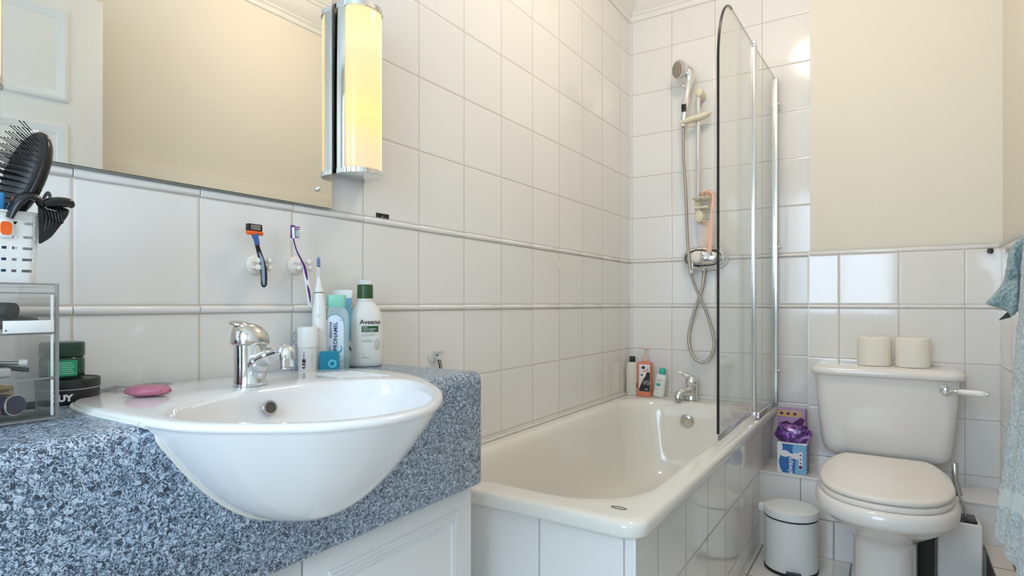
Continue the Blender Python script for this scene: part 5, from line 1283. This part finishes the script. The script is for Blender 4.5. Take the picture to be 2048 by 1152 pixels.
rings(bm, rs); tg = obj('badge_frame', bm, M['white_pl'], bk)
bm = new(); rs = []
for x, k in ((BXC+BRX+.0029,.72),(BXC+BRX+.0040,.68)): rs.append([Vector((x, .2585+.008*k*math.copysign(abs(math.cos(a))**.6, math.cos(a)), bk0+.066+.0115*k*math.copysign(abs(math.sin(a))**.6, math.sin(a)))) for a in [2*PI*i/28 for i in range(28)]])
rings(bm, rs); obj('orange_badge', bm, orange, tg)
# hairbrush
hb = thing('hairbrush', 'black paddle hairbrush with long bristles standing in the white basket', 'hairbrush', (-.945,.262,bk0+.004))
nv = Vector((.42,-.88,.22)).normalized(); upv = Vector((.10,.22,.97)); upv = (upv-nv*nv.dot(upv)).normalized(); sv_ = nv.cross(upv).normalized()
HC = Vector((-.936,.2875,1.112))
def hbp(u, w, d): return HC + sv_*u + upv*w + nv*d
def oval_r(k, d, rx=.027, rz=.060): return [hbp(rx*k*math.cos(2*PI*i/40), rz*(k+(1-k)*.0)*math.sin(2*PI*i/40), d) for i in range(40)]
bm = new(); rings(bm, [oval_r(.80,-.0105), oval_r(.94,-.0085), oval_r(1,-.004), oval_r(.99,.001), oval_r(.93,.0035)]); obj('paddle', bm, M['black'], hb, 60)
bm = new(); rings(bm, [oval_r(.90,.0036), oval_r(.88,.006), oval_r(.70,.009), oval_r(.35,.0105)]); cu_ = obj('cushion', bm, mat('black_cushion', (.02,.018,.017), .45), hb, 60)
bm = new()
for i in range(-7, 8):
    for j in range(-4, 5):
        u = j*.0052+(i % 2)*.0026; w = i*.0073
        if (u/.0235)**2+(w/.054)**2 < 1:
            r2 = (u/.0235)**2+(w/.054)**2; d0 = .0105-.005*r2
            tip = hbp(u*1.22, w*1.16, d0+.0215); tube(bm, [hbp(u, w, d0), tip], .00055, 5, caps=True); sphere(bm, tip, .0010, 6, 4)
bo = obj('bristles', bm, M['black'], hb, 0); bo['kind'] = 'stuff'
bm = new(); tube(bm, crom([hbp(0,-.052,-.004), hbp(.001,-.075,-.004), Vector((-.945,.270,bk0+.045)), Vector((-.948,.258,bk0+.006))], 6), [(.010,.006),(.008,.007),(.009,.008),(.010,.009)], 16); obj('handle', bm, M['black'], hb, 60)
# claw clip hooked over the rim
cc = thing('claw_clip', 'large black hair claw clip hanging over the basket edge', 'hair clip', (-.905,.300,1.05))
def clawp(y, z, x=-.903): return Vector((x, y, z))
bm = new(); rs = []
L1 = [(.262,1.052),(.268,1.066),(.2775,1.0765),(.287,1.079),(.292,1.075)]
tube(bm, crom([(-.905,.262,1.050),(-.902,.268,1.067),(-.900,.278,1.0785),(-.899,.2880,1.077),(-.899,.2935,1.0700)], 6), [(.0035,.012),(.0050,.014),(.0050,.0150),(.0045,.0145),(.0050,.012)], 14); obj('back_jaw', bm, M['black'], cc, 60)
bm = new(); tube(bm, crom([(-.899,.2925,1.0700),(-.899,.302,1.0735),(-.898,.312,1.0755),(-.898,.3215,1.0755),(-.899,.3262,1.0710)], 6), [(.0040,.012),(.0064,.012),(.0068,.011),(.0062,.010),(.0026,.004)], 16); obj('finger_grip', bm, M['black'], cc, 60)
bm = new(); fan = [(.2925,1.0705),(.302,1.0700),(.3135,1.0700),(.3235,1.0680),(.3225,1.0600),(.3170,1.0500),(.3110,1.0400),(.3045,1.0300),(.2965,1.0228),(.2925,1.0215),(.2925,1.035),(.2922,1.052)]
FP = crom([(0, y, z) for y, z in fan], 4, True)
rings(bm, [[Vector((x+.10*abs(p.z-1.07)*0, p.y*1+(0 if k == 1 else (p.y-.303)*(k-1)), 1.045+(p.z-1.045)*k)) for p in FP] for x, k in ((-.9075,.93),(-.9060,1),(-.9020,1),(-.9003,.94))]); obj('front_jaw', bm, M['black'], cc, 50)
for k in range(6):
    bm = new(); y0_ = .2955+.0035*k; tube(bm, crom([(-.900,y0_,1.0665),(-.8985,y0_+.0028,1.054-.001*k),(-.9005,y0_+.0010,1.036+.0035*k)], 4), [.0005,.0011,.0004], 6); obj('rib', bm, mat('black_gloss_rib', (.03,.03,.032), .12), cc, 60)
bm = new(); tube(bm, [(-.897,.2850,1.0745),(-.8955,.2915,1.0700),(-.896,.298,1.0650),(-.897,.308,1.0635)], .0008, 6); obj('spring', bm, M['steel'], cc, 60)
bm = new(); rs = []
tube(bm, crom([(-.925,.3025,1.078),(-.924,.3055,1.0855),(-.924,.3085,1.0900),(-.924,.3105,1.086),(-.923,.3100,1.078)], 4), [(.001,.002),(.0018,.003),(.002,.003),(.0018,.003),(.001,.002)], 10); obj('rear_grip', bm, mat('smoky_black', (.08,.08,.08), .3), cc, 60)
# blue comb handle and orange nail file in the basket
bm = new(); rings(bm, [rrect(-.916, -.908, .235, .2605, .003, z, 4) for z in (bk0+.004, bk0+.10, bk0+.1085)] + [rrect(-.915, -.909, .237, .2590, .003, bk0+.1100, 4)])
o = obj('blue_comb', bm, mat('blue_plastic', (.03,.22,.50), .3), base=(-.912,.25,bk0+.004)); tag(o, 'bright blue plastic comb end sticking out of the white basket', 'comb')
bm = new(); tube(bm, [(-.9125,.2610,bk0+.004),(-.9115,.2640,bk0+.075),(-.9115,.2660,bk0+.088),(-.9115,.2685,bk0+.1035),(-.9115,.2688,bk0+.106)], [(.0055,.0012),(.0055,.0012),(.0048,.0012),(.0016,.0010),(.0008,.0008)], 12); o = obj('orange_pick', bm, orange, base=(-.9065,.265,bk0+.004), smooth=60); tag(o, 'orange pointed plastic pick standing in the white basket', 'hair pick')
bm = new(); rings(bm, [rrect(-.975, -.922, .170, .245, .006, z, 4) for z in (bk0+.003, bk0+.060)]); o = obj('red_pouch', bm, mat('dark_red_cloth', (.25,.02,.03), .8), base=(-.95,.2,bk0+.003)); tag(o, 'dark red pouch showing through the slots of the white basket', 'pouch')

# ------------------------------------------------------------------ jars beside the drawers
J0 = (-1.022, .366, CT+.0004)
tn = thing('black_tin', 'round black screw-top tin behind the basin corner', 'tin', J0)
bm = new(); lathe(bm, [(.0375,0),(.0385,.0015),(.0385,.0205),(.0380,.021)], J0, 48); obj('body', bm, mat('black_tin_paint', (.014,.012,.016), .4), tn)
bm = new(); lathe(bm, [(.0388,.0212),(.0390,.0222)], J0, 48); obj('edge_line', bm, mat('tin_edge', (.60,.58,.56), .4), tn)
bm = new(); lathe(bm, [(.0392,.0224),(.0395,.024),(.0392,.0265),(.0395,.029),(.0392,.0315),(.0395,.034),(.0388,.0355),(.036,.0357),(.035,.0345)], J0, 48); obj('lid', bm, mat('black_lid', (.018,.020,.018), .35), tn)
ft = wrap(J0, .0385, math.radians(-12)); text('lettering', 'GUY', .0125, lambda x, y: ft(-.0135+x, .0100+y), M['white_pl'], tn, bold=.0007)
ft2 = wrap(J0, .0385, math.radians(28)); text('lettering', 'hair paste\nmatt finish', .0042, lambda x, y: ft2(.000+x, .0115+y), mat('dim_purple_ink', (.11,.05,.10), .5), tn)
G0 = (-1.028, .3605, J0[2]+.0362)
gj = thing('green_jar', 'dark green glass jar with label standing on the black tin', 'jar', G0)
dg = mat('dark_green_glass', (.008,.05,.022), .15)
bm = new(); lathe(bm, [(.0255,0),(.0272,.003),(.0275,.026),(.0262,.030),(.0245,.0315)], G0, 44); obj('body', bm, dg, gj)
bm = new(); lathe(bm, [(.0268,.0318),(.0275,.0328),(.0275,.050),(.0262,.0522),(.022,.0528)], G0, 44); obj('lid', bm, mat('dark_green_lid', (.010,.045,.025), .3), gj)
fg = wrap(G0, .0275, math.radians(-18), .0004); label('label', fg, -.018, .018, .004, .027, mat('green_label', (.02,.33,.17), .4), gj, 14)
fg2 = wrap(G0, .0275, math.radians(-18), .0008); pgk = mat('pale_green_print', (.35,.70,.52), .5)
for k in range(6): label('print_line', fg2, -.006, .015-.002*(k % 3), .0075+.003*k, .0084+.003*k, pgk, gj, 8)
bm = new(); tube(bm, [fg2(u, v) for u, v in ((-.017,.0048),(.0172,.0048),(.0172,.0262),(-.017,.0262),(-.017,.0048))], .0003, 4); obj('print_frame', bm, pgk, gj)

# ------------------------------------------------------------------ bottles on the bath corner
Z_ = BZ+.0014
c1 = (-1.0385, 2.655, Z_)
b1 = thing('shampoo_bottle', 'cream white bottle with very dark cap in the bath corner', 'bottle', c1)
bm = new(); lathe_oval(bm, [(.93,.93,0),(1,1,.004),(1,1,.125),(.94,.95,.140),(.74,.80,.152),(.55,.75,.156)], c1, .0300, .0215, math.radians(12), 36, 2.6); obj('body', bm, mat('cream_bottle', (.68,.64,.56), .35), b1, 60)
bm = new(); lathe(bm, [(.0130,.1562),(.0140,.158),(.0136,.181),(.0125,.183)], c1, 28); obj('cap', bm, mat('very_dark_green', (.012,.03,.012), .4), b1)
f1_ = wrap_oval(c1, .0300, .0215, math.radians(12), .0006, 2.6); label('side_label', f1_, .020, .0275, .035, .060, mat('olive_label', (.30,.30,.20), .5), b1, 3)
c2 = (-.9735, 2.650, Z_)
b2 = thing('pump_bottle', 'pink pump bottle with black and white patterned label on the bath corner', 'bottle', c2)
pink = mat('salmon_liquid', (.80,.25,.14), .2, alpha=.9); pkc = mat('clear_pink_plastic', (.80,.55,.46), .2, alpha=.5)
bm = new(); rings(bm, [rrect(c2[0]-.032*k, c2[0]+.032*k, c2[1]-.020*k, c2[1]+.020*k, .008, Z_+z, 5) for k, z in ((.95,0),(1,.004),(1,.150),(.96,.158),(.6,.162),(.42,.164))]); obj('body', bm, pink, b2, 50)
bm = new(); lathe(bm, [(.014,.1642),(.0145,.166),(.013,.180),(.006,.183),(.0045,.200)], c2, 24); obj('collar', bm, pkc, b2)
bm = new(); tube(bm, crom([(c2[0],c2[1],Z_+.200),(c2[0]+.001,c2[1],Z_+.217),(c2[0]-.012,c2[1]-.006,Z_+.224),(c2[0]-.016,c2[1]-.009,Z_+.219)], 5), .004, 10); tube(bm, [(c2[0],c2[1],Z_+.221),(c2[0]+.022,c2[1],Z_+.222)], [.005,.0025], 10); obj('pump', bm, pkc, b2)
fr2 = lambda x, z, e=.0006: Vector((c2[0]+x, c2[1]-.020-e, Z_+z))
lw = mat('label_white', (.78,.76,.73), .45); pkp = mat('coral_print', (.78,.22,.17), .45)
patch('label', [(-.0215,.022),(.0310,.022),(.0310,.150),(-.0215,.150)], lw, b2, .0006, fr2)
patch('black_wave', [(-.0215,.023)] + [(.0308,.023),(.0308,.112)] + [(.024,.116),(.015,.112),(.010,.096),(.000,.082),(-.010,.064),(-.017,.046),(-.021,.035)], ink, b2, .0009, fr2)
patch('round_mark', arcp(-.001,.135,.0085,.0075,0,360,18)[:-1], ink, b2, .0009, fr2)
patch('round_mark', arcp(-.008,.100,.0045,.0055,0,360,14)[:-1], ink, b2, .0010, fr2)
patch('coral_swirl', [(-.008,.116),(.004,.121),(.022,.129),(.0265,.124),(.012,.118),(.002,.114)], pkp, b2, .0010, fr2)
rnd = random.Random(11)
for k in range(14):
    x = rnd.choice([rnd.uniform(-.020,-.011), rnd.uniform(.012,.029)]); z = rnd.uniform(.118,.146) if x > 0 else rnd.uniform(.062,.146); a = rnd.uniform(0, PI); dx, dz = .003*math.cos(a), .003*math.sin(a)
    patch('dash', [(x-dx-.0005*math.sin(a),z-dz+.0005*math.cos(a)),(x+dx-.0005*math.sin(a),z+dz+.0005*math.cos(a)),(x+dx+.0005*math.sin(a),z+dz-.0005*math.cos(a)),(x-dx+.0005*math.sin(a),z-dz-.0005*math.cos(a))], ink, b2, .0009, fr2)
text('lettering', 'original\nshower gel\nfor body', .0085, lambda x, y: fr2(.0145+x, .066+y, .0013), lw, b2)
text('lettering', 'natural\n500 ml', .0055, lambda x, y: fr2(.014+x, .034+y, .0013), lw, b2)
c3 = (-.9090, 2.652, Z_)
b3 = thing('small_lotion_bottle', 'small white bottle with turquoise cap leaning on the bath corner', 'bottle', c3)
TL = Matrix.Translation(c3) @ Matrix.Rotation(math.radians(9),4,'Y') @ Matrix.Translation((0,0,.0028))
bm = new(); lathe_oval(bm, [(.92,.9,0),(1,1,.003),(1.0,1,.020),(.95,1,.06),(1.0,1,.085),(.92,.95,.0995),(.62,.75,.106)], (0,0,0), .0255, .0145, 0, 36, 3); xf(bm, bm.verts, TL); obj('body', bm, mat('cool_white_bottle', (.76,.77,.75), .3), b3, 60)
bm = new(); lathe(bm, [(.0145,.1063),(.0150,.108),(.0138,.130),(.012,.134),(.006,.1355)], (0,0,0), 28, M=TL); obj('cap', bm, mat('turquoise_cap', (.03,.46,.36), .3), b3)
fr3 = lambda x, z, e=.0008: TL @ Vector((x, -.0145-e, z))
text('lettering', 'simple', .010, lambda x, y: fr3(-.004+x, .078+y), grey_ink, b3)
patch('green_label', [(-.014,.050),(.004,.050),(.004,.063),(-.014,.063)], mat('green_block', (.04,.38,.28), .4), b3, .0010, fr3)
text('lettering', 'face wash', .0065, lambda x, y: fr3(-.002+x, .037+y), mat('green_ink', (.05,.35,.27), .5), b3)
text('lettering', '50 ml', .0065, lambda x, y: fr3(-.004+x, .018+y), grey_ink, b3)
